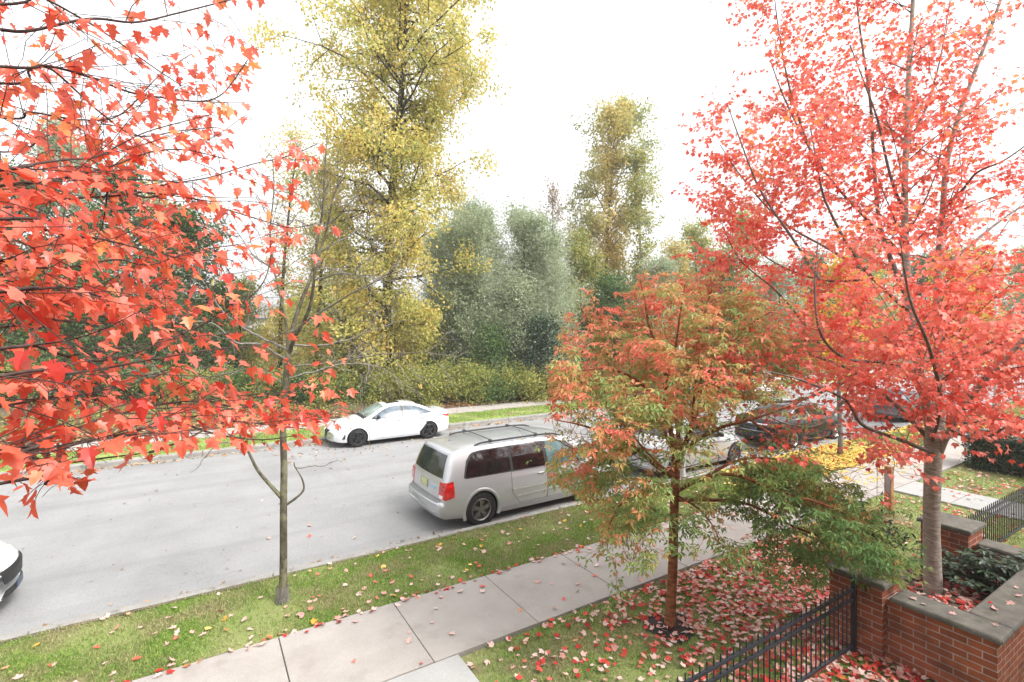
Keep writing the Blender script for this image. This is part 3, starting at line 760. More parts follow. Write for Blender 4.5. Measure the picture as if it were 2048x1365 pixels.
def make_sedan(paint, rim, spokes=5, gside=G_DARK, sx=1.0, sz=1.0, sunroof=False, chrome=False, grille='v', lamps=True, tall=0):
    st = [(x*sx, w*(1+.03*(sx-1)*5), zb, zw*sz, zbl*sz, yb*(1+.03*(sx-1)*5), zre*sz+tall*(zre>1.03), yre, zt*sz+tall*(zt>1.07)) for x,w,zb,zw,zbl,yb,zre,yre,zt in SED]
    k = sx; b = Body(st, .16, .34, .30, (1.0*k, 3.72*k), .33*(1+.25*(sz-1)))
    root = empty('parked_car'); b.shell([paint, WELL], root); z = sz
    for sgn in (-1, 1):
        tp = [(.86,1.03),(1.05,1.12),(1.35,1.245),(1.6,1.31),(2.05,1.345),(2.45,1.325),(2.72,1.24),(3.2,.975)]
        tp = [(p*k, q*z+tall*(q>1.1)) for p, q in tp]
        bo = [(.86*k,1.005*z),(1.15*k,.985*z),(3.2*k,.935*z)]
        mb = MB(); b.side_patch(mb, .86*k, 3.2*k, bo, tp, sgn, .003, nx=50, nz=9); mb.build('window_surround', CHROME if chrome else BLACK, root, True)
        in_ = lambda L, d: [(p, q+d) for p, q in L]
        for x0, x1 in ((.98,2.0),(2.06,3.06)):
            mb = MB(); b.side_patch(mb, x0*k, x1*k, in_(bo,.016), in_(tp,-.022), sgn, .007, nx=26, nz=8); mb.build('window', gside, root, True)
        for x0, x1, hx in ((1.12,2.02,1.24),(2.035,3.16,2.2)):
            dbo = [(x0*k,.62*z),(x0*k+.22,.36),(x0*k+.34,.27),(x1*k,.27)] if x0 < 2 else [(x0*k,.27),(x1*k-.12,.27),(x1*k,.42)]
            ztop = lambda x: np.interp(x, [.86*k,1.15*k,3.2*k],[.995*z,.975*z,.925*z])
            dt = [(x0*k, ztop(x0*k)), (x1*k, ztop(x1*k))]
            gap = MB(); b.side_patch(gap, x0*k-.006, x1*k+.006, [(p, q-.006) for p, q in dbo], dt, sgn, .0012, nx=30, nz=16)
            dd = MB(); b.side_patch(dd, x0*k, x1*k, dbo, dt, sgn, .0035, nx=30, nz=16)
            d = dd.build('door', paint, root, True); gap.build('door_gap', plain('gap_grey',(.1,.1,.1),.7) if not chrome else BLACK, d, True)
            handle_part(b, d, hx*k, .84*z, paint, sgn)
        tl = MB(); b.side_patch(tl, .03, .34, [(.03,.80*z),(.34,.86*z)], [(.03,.90*z),(.34,.90*z)], sgn, .008, nx=10, nz=5, skirt=.02)
        b.end_patch(tl, False, (lambda f: (.36*sgn, .72*sgn)), .82*z, .91*z, .008, skirt=.02); tl.build('tail_light', TAIL, root, True)
        hl = MB(); V = []
        b.side_patch(hl, 4.02*k, 4.40*k, [(4.02*k,.715*z),(4.40*k,.60*z)], [(4.02*k,.725*z),(4.25*k,.725*z),(4.40*k,.68*z)], sgn, .007, nx=10, nz=5, skirt=.02)
        b.end_patch(hl, True, (lambda f: (.40*sgn, .66*sgn)), .585*z, .665*z, .008, skirt=.02); h = hl.build('headlight', LAMP, root, True)
        am = MB(); b.side_patch(am, 4.03*k, 4.17*k, [(4.03*k,.705*z),(4.17*k,.68*z)], [(4.03*k,.725*z),(4.17*k,.725*z)], sgn, .010, nx=6, nz=4); am.build('indicator', AMBER, h, True)
        fg = MB(); b.side_patch(fg, 4.36*k, 4.46*k, [(4.36*k,.33),(4.46*k,.31)], [(4.36*k,.50*z),(4.385*k,.50*z),(4.46*k,.345)], sgn, .006, nx=8, nz=5); fg.build('fog_lamp_bezel', BLACK, root, True)
        mirror_part(b, root, 2.98*k, .965*z, BLACK if grille == 'v' else paint, sgn, .9)
    mb = MB(); b.top_patch(mb, .80*k, 1.42*k, lambda u: .93, .005); mb.build('rear_window', G_DARK, root, True)
    mb = MB(); b.top_patch(mb, 2.68*k, 3.34*k, lambda u: .95, .005); mb.build('windscreen', G_WS, root, True)
    mb = MB(); b.top_patch(mb, 3.345*k, 3.47*k, .92, .006); mb.build('cowl', BLACK, root, True)
    if sunroof: mb = MB(); b.top_patch(mb, 2.0*k, 2.5*k, .62, .005); mb.build('sunroof', G_DARK, root, True)
    gr = MB()
    if grille == 'v':
        b.end_patch(gr, True, lambda f: (-.14-.20*f, .14+.20*f), .36, .62, .008, skirt=.02)
    else:
        b.end_patch(gr, True, lambda f: (-.40-.08*f, .40+.08*f), .46, .60*z, .010, skirt=.02)
        b.end_patch(gr, True, lambda f: (-.46+.08*f, .46-.08*f), .27, .36, .010, skirt=.02)
    gg = gr.build('grille', BLACK, root, True)
    for sgn in (-1,1):
        if grille != 'v': break
        gb = MB(); b.end_patch(gb, True, lambda f, s=sgn: ((.13+.20*f)*s, (.165+.20*f)*s), .37, .61, .014); gb.build('grille_trim', SILVERTRIM, gg, True)
    mb = MB(); b.end_patch(mb, True, (-.15,.15), .30, .40, .025); mb.build('licence_plate', PLATEB, root, True)
    mb = MB(); b.end_patch(mb, False, (-.16,.16), .62*z, .74*z, .006); mb.build('licence_plate', PLATEB, root, True)
    if chrome:
        mb = MB(); b.end_patch(mb, False, (-.60,.60), .845*z, .875*z, .010); mb.build('boot_strip', CHROME, root, True)
        mb = MB(); b.end_patch(mb, False, (-.72,.72), .60*z, .615*z, .008); mb.build('bumper_strip', CHROME, root, True)
    else:
        mb = MB(); xs = .10
        b.top_patch(mb, .06, .20, .95, .016, nx=5, skirt=.02); mb.build('boot_lip', paint, root, True)
    for x in b.wheels:
        for sgn in (-1,1): wheel(root, x, (b.W-.115)*sgn, b.rw, .205, rim, spokes, sgn, .70)
    MB().box((.5,-.66,.17),(4.1*k,.66,.26)).build('underbody', WELL, root)
    return root

def place(o, x, y, rz, label, cat='car', group='cars parked along the kerb'):
    o.location = (x, y, ROAD); o.rotation_euler = (0, 0, rz); tag(o, label, cat, group)

white = plain('white_paint', (.60,.61,.63), .25, 0, .9, var=.01, vs=2)
black = plain('black_paint', (.009,.009,.010), .22, 0, .35, .4, var=.05, vs=2)
silver = plain('pale_silver_paint', (.42,.43,.44), .3, .5, .8, var=.03, vs=2)
grey = plain('grey_paint', (.1,.1,.11), .28, .4, .8, var=.03, vs=2)
van = make_van(); place(van, 4.04, 10.36, R(.6), 'silver minivan with dark windows and roof rails parked at the near kerb', 'minivan')
c1 = make_sedan(white, DKRIM, 5, G_LIGHT, sunroof=True); place(c1, 8.45, 18.98, math.pi, 'white sedan with black wheels parked at the far kerb before the shrubs')
c2 = make_sedan(silver, LEAD, 7); place(c2, 10.45, 10.45, R(.5), 'silver sedan half hidden behind the orange leaves of the small maple')
c3 = make_sedan(black, CHROME, 9, G_DARK, 1.08, 1.03, chrome=True, grille='h'); place(c3, 16.75, 10.62, R(.3), 'black sedan with chrome trim parked beside the yellow leaf carpet')
c4 = make_sedan(white, LEAD, 6, G_DARK, 1.0, 1.1, grille='h', tall=.08); place(c4, -2.42-4.64, 10.55, R(.5), 'white car cut off by the left edge with only its dark grille nose showing')
c5 = make_sedan(white, LEAD, 5, G_DARK, 1.0, 1.1, grille='h', tall=.08); place(c5, 31.9, 18.9, math.pi, 'white car with dark lower bumper parked far down the opposite kerb')
c6 = make_sedan(grey, LEAD, 5, G_DARK); place(c6, 26.4, 10.6, 0, 'dark grey car parked beyond the black sedan behind red leaves')
# ================================================================== trees
B_GREY = bark('grey_bark', (.09,.08,.07), (.2,.185,.165), 12, (1,1,.3), .5)
B_MAPLE = bark('maple_bark', (.19,.165,.135), (.42,.375,.32), 16, (.6,.6,2.2), .4, (.29,.27,.22))
B_TWIG = bark('dark_twig', (.045,.03,.028), (.10,.07,.06), 30, bump=.2)
B_RTW = bark('maple_twig', (.10,.075,.065), (.22,.18,.155), 30, bump=.2)
B_PAPER = bark('cinnamon_bark', (.13,.045,.022), (.30,.12,.06), 14, (.7,.7,1.6), .8)
B_BARE = bark('mossy_bark', (.045,.04,.027), (.13,.115,.08), 14, (1,1,.4), .5, (.17,.16,.10))
B_BTWIG = bark('grey_twig', (.12,.105,.09), (.23,.21,.19), 20, bump=.2)
B_DARK = bark('dark_bark', (.035,.03,.025), (.09,.08,.068), 6, (1,1,.3), .6)
B_PALE = bark('pale_bark', (.32,.31,.29), (.5,.49,.46), 6, (1,1,1.5), .3)
DOWN = np.array([0,0,-1.])

L_RED = leafmat('red_maple_leaf', [(0,(.62,.055,.04)),(.2,(.77,.13,.07)),(.6,(.81,.18,.11)),(.82,(.81,.22,.18)),(1,(.82,.28,.10))], .48, .4, .5)
L_RED2 = leafmat('red_maple_leaf_far', [(0,(.68,.08,.05)),(.35,(.78,.15,.10)),(.7,(.80,.22,.165)),(.9,(.80,.27,.22)),(1,(.80,.27,.10))], .5, .45, .4)
L_PAPER = leafmat('turning_leaf', [(0,(.14,.25,.08)),(.28,(.28,.37,.12)),(.48,(.38,.41,.14)),(.60,(.52,.33,.12)),(.78,(.68,.23,.13)),(1,(.76,.19,.14))], .45, .5, .35)
L_GOLD = leafmat('cottonwood_leaf', [(0,(.27,.31,.09)),(.3,(.46,.45,.13)),(.6,(.64,.55,.17)),(.84,(.74,.52,.15)),(1,(.70,.38,.12))], .5, .55)
L_OCHRE = leafmat('ochre_leaf', [(0,(.30,.34,.17)),(.35,(.43,.41,.16)),(.65,(.62,.46,.15)),(1,(.64,.38,.11))], .5, .6)
L_ALDER = leafmat('grey_green_leaf', [(0,(.24,.29,.17)),(.5,(.35,.40,.26)),(.85,(.42,.47,.31)),(1,(.54,.52,.32))], .5, .7, .1)
L_GREEN = leafmat('green_leaf', [(0,(.04,.095,.03)),(.5,(.09,.16,.05)),(.85,(.17,.24,.07)),(1,(.38,.36,.09))], .45, .5)
L_OLIVE = leafmat('olive_leaf', [(0,(.13,.18,.05)),(.4,(.29,.33,.085)),(.7,(.45,.42,.12)),(.9,(.52,.37,.13)),(1,(.46,.22,.10))], .48, .55)
L_DARK = leafmat('dark_leaf', [(0,(.008,.022,.010)),(.6,(.02,.05,.02)),(1,(.05,.085,.035))], .2, .35, .5)
L_YEL = leafmat('yellow_leaf', [(0,(.5,.36,.04)),(.6,(.72,.48,.06)),(1,(.7,.30,.05))], .4, .5)
L_PINKB = leafmat('dull_pink_leaf', [(0,(.3,.26,.2)),(.6,(.44,.35,.30)),(1,(.4,.37,.2))], .4, .6)

def tree_root(name, base, label, group=None, cat='tree'):
    t = empty(name, tuple(base)); tag(t, label, cat, group); return t

def loc(parent, o):
    """geometry was built in world space: shift it under its root"""
    o.parent = parent; o.matrix_parent_inverse = Matrix.Translation(-Vector(parent.location)); return o

def crown_leaves(mb, pts, dirs, n, size, rg, spread, tmpl, rnd, droop=.6, out=None):
    i = rg.integers(0, len(pts), n)
    p = pts[i] + rg.normal(size=(n,3))*spread
    ax = dirs[i]*.5 + rvec(n, rg)*.7 + DOWN*droop
    nn = rvec(n, rg)*.8 + np.array([0,0,.9])
    leaves(mb, p, ax, nn, size*rg.uniform(.65,1.2,n), rnd(p, i, n), tmpl)

def far_tree(name, base, Ht, prof, r0, nl, bk, lm, nleaf, lsize, seed, label, group=None, z0=.12, elev=(.2,.8), lean=(0,0), spread=.35, shoots=5, tmpl=DIAM, hue=None, sides=6, wob=.14, droop=.5, stems=1, trunkleaf=0):
    rg = np.random.default_rng(seed); t = tree_root(name, base, label, group); base = np.array(base, float)
    tb = MB(); bb = tb; P_, D_ = [], []
    for sidx in range(stems):
        b0 = base + (rg.normal(size=3)*np.array([.5,.5,0]) if stems > 1 else 0)
        tr = path(b0-np.array([0,0,.15]), (lean[0]+rg.normal()*.02*stems, lean[1]+rg.normal()*.02*stems, 1), Ht*rg.uniform(.93,1.0), 14, rg, 0, .025)
        rad = r0*(1-np.linspace(0,1,15))**.8 + .012; rad[0] *= 1.35
        tb.tube(tr, rad/math.sqrt(stems), 10)
        nn = nl//stems
        for k in range(nn):
            zf = z0 + (1-z0)*((k+rg.uniform(0,1))/nn)
            q, d = along(tr, [min(zf,.985)]); az = 2.39996*k + rg.uniform(-.5,.5) + sidx
            el = elev[0]+(elev[1]-elev[0])*zf + rg.normal()*.15
            L = max(.4, prof(zf)*rg.choice([rg.uniform(.45,.9), rg.uniform(.85,1.3)]))
            dd = np.array([math.cos(az)*math.cos(el), math.sin(az)*math.cos(el), math.sin(el)])
            pl = path(q[0], dd, L, 6, rg, .15, wob); r = max(.012, min(r0*.33, .022*L)*(1.1-.6*zf))
            bb.tube(pl, np.linspace(r, .006, 7), 5, cap=False)
            tt = np.linspace(.30, 1, 8); qq, d2 = along(pl, tt); P_.append(qq); D_.append(d2)
            for s, rr in side_shoots(bb, pl, r, shoots, .25, lambda t_: L*.42*(1.15-t_*.6), rg, .8, .1, .16, 3, rmin=.006, sides=4):
                qq, d2 = along(s, np.linspace(.25,1,6)); P_.append(qq); D_.append(d2)
        if trunkleaf:
            qq, d2 = along(tr, np.linspace(.02,.75,trunkleaf)); P_.append(qq); D_.append(d2)
    P_ = np.concatenate(P_); D_ = np.concatenate(D_)
    loc(t, tb.build('trunk', bk, None, True))
    lb = MB(); tone = rg.uniform(0,1,len(P_))
    def rnd(p, i, n):
        v = .68*tone[i] + .32*rg.uniform(0,1,n)
        return np.clip(hue(p, v, rg), 0, 1) if hue else v
    if nleaf: crown_leaves(lb, P_, D_, nleaf, lsize, rg, spread, tmpl, rnd, droop); loc(t, lb.build('crown', lm))
    return t

def prof_pts(pts):
    a = np.array(pts, float); return lambda z: float(np.interp(z, a[:,0], a[:,1]))

def base_at(px, d, z=None):
    p = P(px, HOR, d); p[2] = wl_z(p[0], p[1]) if z is None else z
    return p

def top_h(py, d, z0): return H + (HOR-py)/F*d - z0

# ---- the tall cottonwood behind the white sedan
b = base_at(772, 29.5)
far_tree('cottonwood_tree', b, 29.5, prof_pts([(0,4.1),(.15,4.1),(.33,4.3),(.45,5.4),(.58,6.5),(.70,5.9),(.82,5.5),(.92,3.6),(1,.8)]), .33, 110, B_DARK, L_GOLD, 92000, .20, 3,
         'tallest tree, golden green cottonwood rising behind the white sedan', None, .05, (.05,.8), (-.022,.012), .30, 8, wob=.2,
         hue=lambda p, v, rg: v*.85+.10*np.sin(p[:,2]*.9+p[:,0]*1.3)+.05, trunkleaf=90)
# ---- second cottonwood
b = base_at(1212, 45)
far_tree('cottonwood_tree', b, top_h(215,45,b[2]), prof_pts([(0,3.2),(.3,3.4),(.5,3.6),(.62,4.5),(.8,4.5),(.92,3.2),(1,.8)]), .22, 66, B_GREY, L_OCHRE, 36000, .24, 8,
         'ochre cottonwood with ivy clad trunk standing alone against the sky right of the centre', None, .06, (.1,.9), (0,0), .36, 6,
         hue=lambda p, v, rg, c=b: v*.55 + .40*np.exp(-((p-c)@RV)**2/3.5) - .02*(p[:,2]-6)*.6, trunkleaf=110)
b = base_at(1287, 42)
far_tree('birch_tree', b, top_h(292,42,b[2]), prof_pts([(0,.7),(.4,1.0),(.6,2.0),(.8,2.2),(1,.5)]), .13, 26, B_PALE, L_OLIVE, 4600, .22, 9, 'slim birch with pale trunk right of the ochre cottonwood', None, .35, (.5,1.1), (.01,0), .3, 4)
b = base_at(1112, 40)
far_tree('bare_tree', b, top_h(372,40,b[2]), prof_pts([(0,.8),(.5,1.8),(.8,2.0),(1,.6)]), .14, 26, B_GREY, L_PINKB, 2600, .17, 10, 'thin almost leafless pinkish tree left of the ochre cottonwood', None, .35, (.6,1.1), (-.01,0), .25, 5)
b = base_at(1165, 41)
far_tree('green_tree', b, top_h(462,41,b[2]), prof_pts([(0,2.8),(.6,2.8),(1,.9)]), .15, 44, B_GREY, L_OLIVE, 14000, .22, 12, 'bushy olive tree at the foot of the ochre cottonwood', None, .1, (.2,.8), (0,0), .35, 5)
# ---- grey-green alder thicket
GA = 'grey green alders behind the roadside shrubs'
spec = [(905,34,450,'first'),(938,37,415,'tall dark stemmed'),(968,33,455,''),(1000,38,418,''),(1030,35,440,''),(1062,39,430,''),(1090,34,478,''),(885,40,470,''),(1118,37,500,''),(950,31,560,''),(1015,31.5,570,'')]
names = ['grey green alder close beside the golden cottonwood','tall grey green alder with a dark leaning stem','bushy grey green alder in front of the tall dark stemmed one','tallest slim alder in the middle of the grey green thicket','grey green alder with several thin stems mid thicket','grey green alder at the back right of the thicket','shorter grey green alder at the right edge of the thicket','pale alder peeping out behind the golden cottonwood','low grey green alder next to the pinkish bare tree','young low alder standing in front of the thicket on its left','young low alder standing in front of the thicket on its right']
for k, ((px, d, py, _), nm) in enumerate(zip(spec, names)):
    b = base_at(px, d); hh = top_h(py, d, b[2])
    far_tree('alder_tree', b, hh, prof_pts([(0,2.2),(.4,2.9),(.75,2.7),(1,1.5)]), (.10 if k != 1 else .2), 60, B_DARK if k in (1,4) else B_PALE if k in (3,6) else B_GREY, L_ALDER, 16500 if hh > 7 else 9000, .15, 20+k, nm, GA, .04, (.55,1.3), (RNG.normal()*.06, RNG.normal()*.06), .32, 7, stems=2 if k in (2,4,6) else 1, droop=.25, wob=.2)
# ---- green trees on the left behind the red leaves
GL = 'green trees behind the red leaves on the left'
for k, (px, d, py, r, lm, nl, ls, nm) in enumerate([
    (392,30,432,2.7,L_GREEN,17000,.2,'dark green tree left of the bare street tree, showing below the red leaves'),
    (262,33,322,3.4,L_GREEN,15000,.22,'green tree rising mid left behind red leaves'),
    (130,35,255,3.6,L_ALDER,15000,.2,'tall pale grey green tree at the far left behind red leaves'),
    (15,32,330,3.6,L_GREEN,13000,.22,'green tree at the left picture edge behind red leaves'),
    (335,41,345,2.6,L_OCHRE,8000,.22,'ochre tree showing through a gap of the red leaves'),
    (470,38,560,2.2,L_OLIVE,6000,.2,'low olive tree under the sky gap beside the bare street tree'),
    (560,37,250,2.6,L_GOLD,4200,.2,'slender sparse golden tree left of the tall cottonwood'),
    (632,33,330,2.2,L_GOLD,8500,.19,'smaller golden tree with dark stem between bare tree and cottonwood'),
    (200,28,520,2.4,L_GREEN,9000,.18,'low bushy green tree behind the lower red branches'),
    (70,27.5,560,2.6,L_GREEN,9000,.18,'low bushy green tree near the left edge'),
    (330,27,600,1.9,L_GREEN,7000,.16,'low green tree beside the two bushy ones on the left'),
    (700,32,610,2.6,L_OLIVE,9000,.17,'olive tree low at the foot of the cottonwood on its left'),
    (835,31.5,640,2.2,L_OLIVE,8000,.16,'olive tree low at the foot of the cottonwood on its right'),
    (1080,30,640,1.8,L_DARK,6000,.15,'dark evergreen low at the right end of the thicket'),
    (985,30,655,1.6,L_GREEN,5000,.14,'dark green sapling low in the middle of the thicket')]):
    b = base_at(px, d); hh = top_h(py, d, b[2])
    pf = prof_pts([(0,r*.8),(.4,r),(.75,r*.85),(1,r*.3)]) if k != 6 else prof_pts([(0,.5),(.45,.8),(.6,r),(.85,r),(1,.6)])
    far_tree('woodland_tree', b, hh, pf, .16, 40, B_DARK, lm, nl, ls, 50+k, nm, GL if k < 5 else 'low trees along the wood edge', .06, (.15,.9), (0,0), .36, 5)
# ---- the wood edge to the right, seen through and over the maples
for k, (px, d, py, r, lm, nm) in enumerate([
    (1345,48,480,1.5,L_OCHRE,'small bright ochre tree right of the pale birch'),
    (1395,52,452,3.6,L_OLIVE,'olive tree in the gap between birch and red maple'),
    (1480,55,418,3.2,L_OLIVE,'yellow green tree top peeping over the red maple leaves on its left'),
    (1560,50,540,3.4,L_ALDER,'grey green tree behind the top of the small orange maple'),
    (1650,60,520,4.0,L_GREEN,'green tree far behind the left half of the red maple'),
    (1740,66,500,4.4,L_OLIVE,'olive tree far behind the pale maple stem'),
    (1850,70,520,4.8,L_GREEN,'green tree far behind the red maple trunk'),
    (1950,78,500,5.0,L_OCHRE,'ochre tree far behind the right half of the red maple'),
    (2040,86,510,5.4,L_OLIVE,'olive tree far off at the right picture edge'),
    (1440,47,520,3.2,L_GREEN,'low green tree behind the orange top of the small maple'),
    (1315,40,520,2.8,L_ALDER,'low grey green tree behind the crown of the small maple'),
    (1235,38,560,2.8,L_GREEN,'low green tree left of the small orange maple top')]):
    b = base_at(px, d); hh = top_h(py, d, b[2])
    far_tree('woodland_tree', b, hh, prof_pts([(0,r*.9),(.4,r),(.75,r*.8),(1,r*.3)]), .2, 36, B_DARK, lm, 9500, .0052*d, 80+k, nm, 'trees along the wood edge on the right', .06, (.15,.9), (0,0), .45, 5)
# far mass of wood behind everything
rg = np.random.default_rng(77); fw = MB(); n = 100000
X = rg.uniform(-60, 230, n); Y = 47+rg.uniform(0, 9, n)
top = (7.6+1.4*np.sin(X*.21)+1.2*np.sin(X*.57+1)+.8*np.sin(X*1.3))*(1-.5*np.exp(-((X-3.6)/3.2)**2)); Z = rg.uniform(0,1,n)**.8*top
leaves(fw, np.stack([X,Y,Z],1), rvec(n,rg)+DOWN*.4, rvec(n,rg), rg.uniform(.3,.6,n), .5+.3*np.sin(X*.4)+rg.normal(size=n)*.15, DIAM)
tag(fw.build('far_wood', L_OLIVE), kind='stuff')

# ---- shrubs along the far sidewalk
def shrub(base, w, hgt, lm, n, size, seed, label, group, tmpl=DIAM, name='shrub', stem=B_TWIG):
    rg = np.random.default_rng(seed); t = tree_root(name, base, label, group, 'shrub'); base = np.array(base, float)
    sb, P_, D_ = MB(), [], []
    for k in range(26):
        az = rg.uniform(0, 2*math.pi); el = rg.uniform(.35, 1.45)
        L = hgt*rg.uniform(.7,1.08)/max(.5, math.sin(el))*.9; L = min(L, max(w, hgt)*1.05)
        pl = path(base+np.array([rg.normal()*.15*w, rg.normal()*.15*w, -.05]), (math.cos(az)*math.cos(el)*w/hgt, math.sin(az)*math.cos(el)*w/hgt, math.sin(el)), L, 5, rg, -.1, .14)
        sb.tube(pl, np.linspace(.014,.004,6), 4, cap=False)
        q, d = along(pl, np.linspace(.3,1,8)); P_.append(q); D_.append(d)
        for s, r in side_shoots(sb, pl, .012, 4, .3, lambda t_: L*.4, rg, .8, .1, .15, 3, rmin=.004, sides=3):
            q, d = along(s, np.linspace(.3,1,4)); P_.append(q); D_.append(d)
    P_ = np.concatenate(P_); D_ = np.concatenate(D_); P_[:,2] = np.maximum(P_[:,2], base[2]+.05)
    loc(t, sb.build('stems', stem)); lb = MB(); tone = rg.uniform(0,1,len(P_)); c0 = rg.uniform(-.12,.12)
    crown_leaves(lb, P_, D_, n, size, rg, .10*w+.05, tmpl, lambda p,i,n_: np.clip(.5*tone[i]+.5*rg.uniform(0,1,n_)+c0,0,1), .3)
    loc(t, lb.build('foliage', lm)); return t
GS = 'rambling shrubs along the opposite sidewalk'
wh = [('yellow green shrub with rusty leaves', L_OLIVE), ('fresh green shrub', L_GREEN), ('olive shrub', L_OLIVE)]
sx = [(655,25.5),(700,26.5),(760,25.6),(800,25.2),(850,26.0),(895,26.6),(930,26.9),(965,27.4),(1000,27.6),(1035,28.0),(1070,28.2),(1105,28.6),(1140,28.9),(1180,29.5)]
near = ['behind the white sedan nose','behind the white sedan windscreen','behind the white sedan roof','at the foot of the tall cottonwood','right of the cottonwood foot','above the white sedan tail','first past the white sedan','second past the white sedan','third past the white sedan','in front of the thicket middle','in front of the thicket right part','touching the small maple crown','half behind the small maple crown','behind the small maple crown']
for k, ((px, d), nr) in enumerate(zip(sx, near)):
    b = base_at(px+RNG.normal()*12, d+.8+RNG.uniform(-.5,.9)); nm, lm = wh[[0,1,2,0,0,2,0,0,1,0,0,2,0,1][k]]
    shrub(b, RNG.uniform(1.0,1.7), RNG.uniform(1.25,2.3), lm, 4200, .13, 120+k, f'{nm} {nr}', GS)
for k, (px, d, w_, h_, lm, nr) in enumerate([(30,24.0,1.7,1.9,L_OLIVE,'olive shrub at the left edge across the road'),(110,24.2,1.6,2.1,L_GREEN,'green shrub across the road at far left'),(190,24.4,1.7,2.0,L_DARK,'dark green shrub across the road on the left'),
      (270,24.4,1.6,1.8,L_GREEN,'leafy green shrub across the road under the red branches'),(345,24.6,1.5,1.7,L_OLIVE,'olive shrub across the road under the red branches'),(420,24.8,1.5,1.7,L_OLIVE,'olive shrub left of the bare tree across the road'),
      (490,25,1.5,1.8,L_GREEN,'green shrub across the road behind the bare tree limbs'),(550,25.1,1.5,1.7,L_OLIVE,'yellowish shrub across the road right behind the bare trunk'),(610,25.2,1.4,1.6,L_GREEN,'green shrub across the road right of the bare trunk')]):
    shrub(base_at(px, d+1.0), w_, h_, lm, 4200, .12, 150+k, nr, GS)
for k, (px, d, nr) in enumerate([(1300,33,'green shrub far across the road above the silver sedan'),(1400,37,'olive shrub far across the road above the black sedan'),(1500,42,'olive shrub behind the distant white car'),(1600,48,'green shrub far along the opposite kerb'),(1700,56,'olive shrub deep behind the red maple'),(1800,66,'green shrub farthest along the opposite kerb')]):
    shrub(base_at(px, d), 2.6, 2.2, [L_GREEN,L_OLIVE][k%2], 3000, .2, 170+k, nr, GS)

# ---- the yellow street tree and the pale sapling on the near boulevard
far_tree('yellow_street_tree', (17.6,8.15,0), 6.6, prof_pts([(0,.6),(.4,1.3),(.7,1.4),(1,.4)]), .07, 26, B_GREY, L_YEL, 4200, .12, 180, 'small yellow street tree above the yellow leaf carpet', 'street trees on the near boulevard', .36, (.5,1.0), (0,0), .16, 4)
far_tree('sapling', (10.5,8.55,0), 4.3, prof_pts([(0,.3),(.5,.7),(.8,.6),(1,.2)]), .06, 16, B_PALE, L_OCHRE, 500, .09, 181, 'thin pale trunked sapling seen through the small maple crown', 'street trees on the near boulevard', .4, (.5,1.0), (0,0), .1, 3)
far_tree('yellow_street_tree', (27.2,8.15,0), 7.5, prof_pts([(0,.8),(.4,1.8),(.7,1.8),(1,.4)]), .10, 28, B_DARK, L_YEL, 5000, .14, 182, 'larger yellow tree behind the red maple trunk', 'street trees on the near boulevard', .34, (.4,1.0), (0,0), .2, 4)

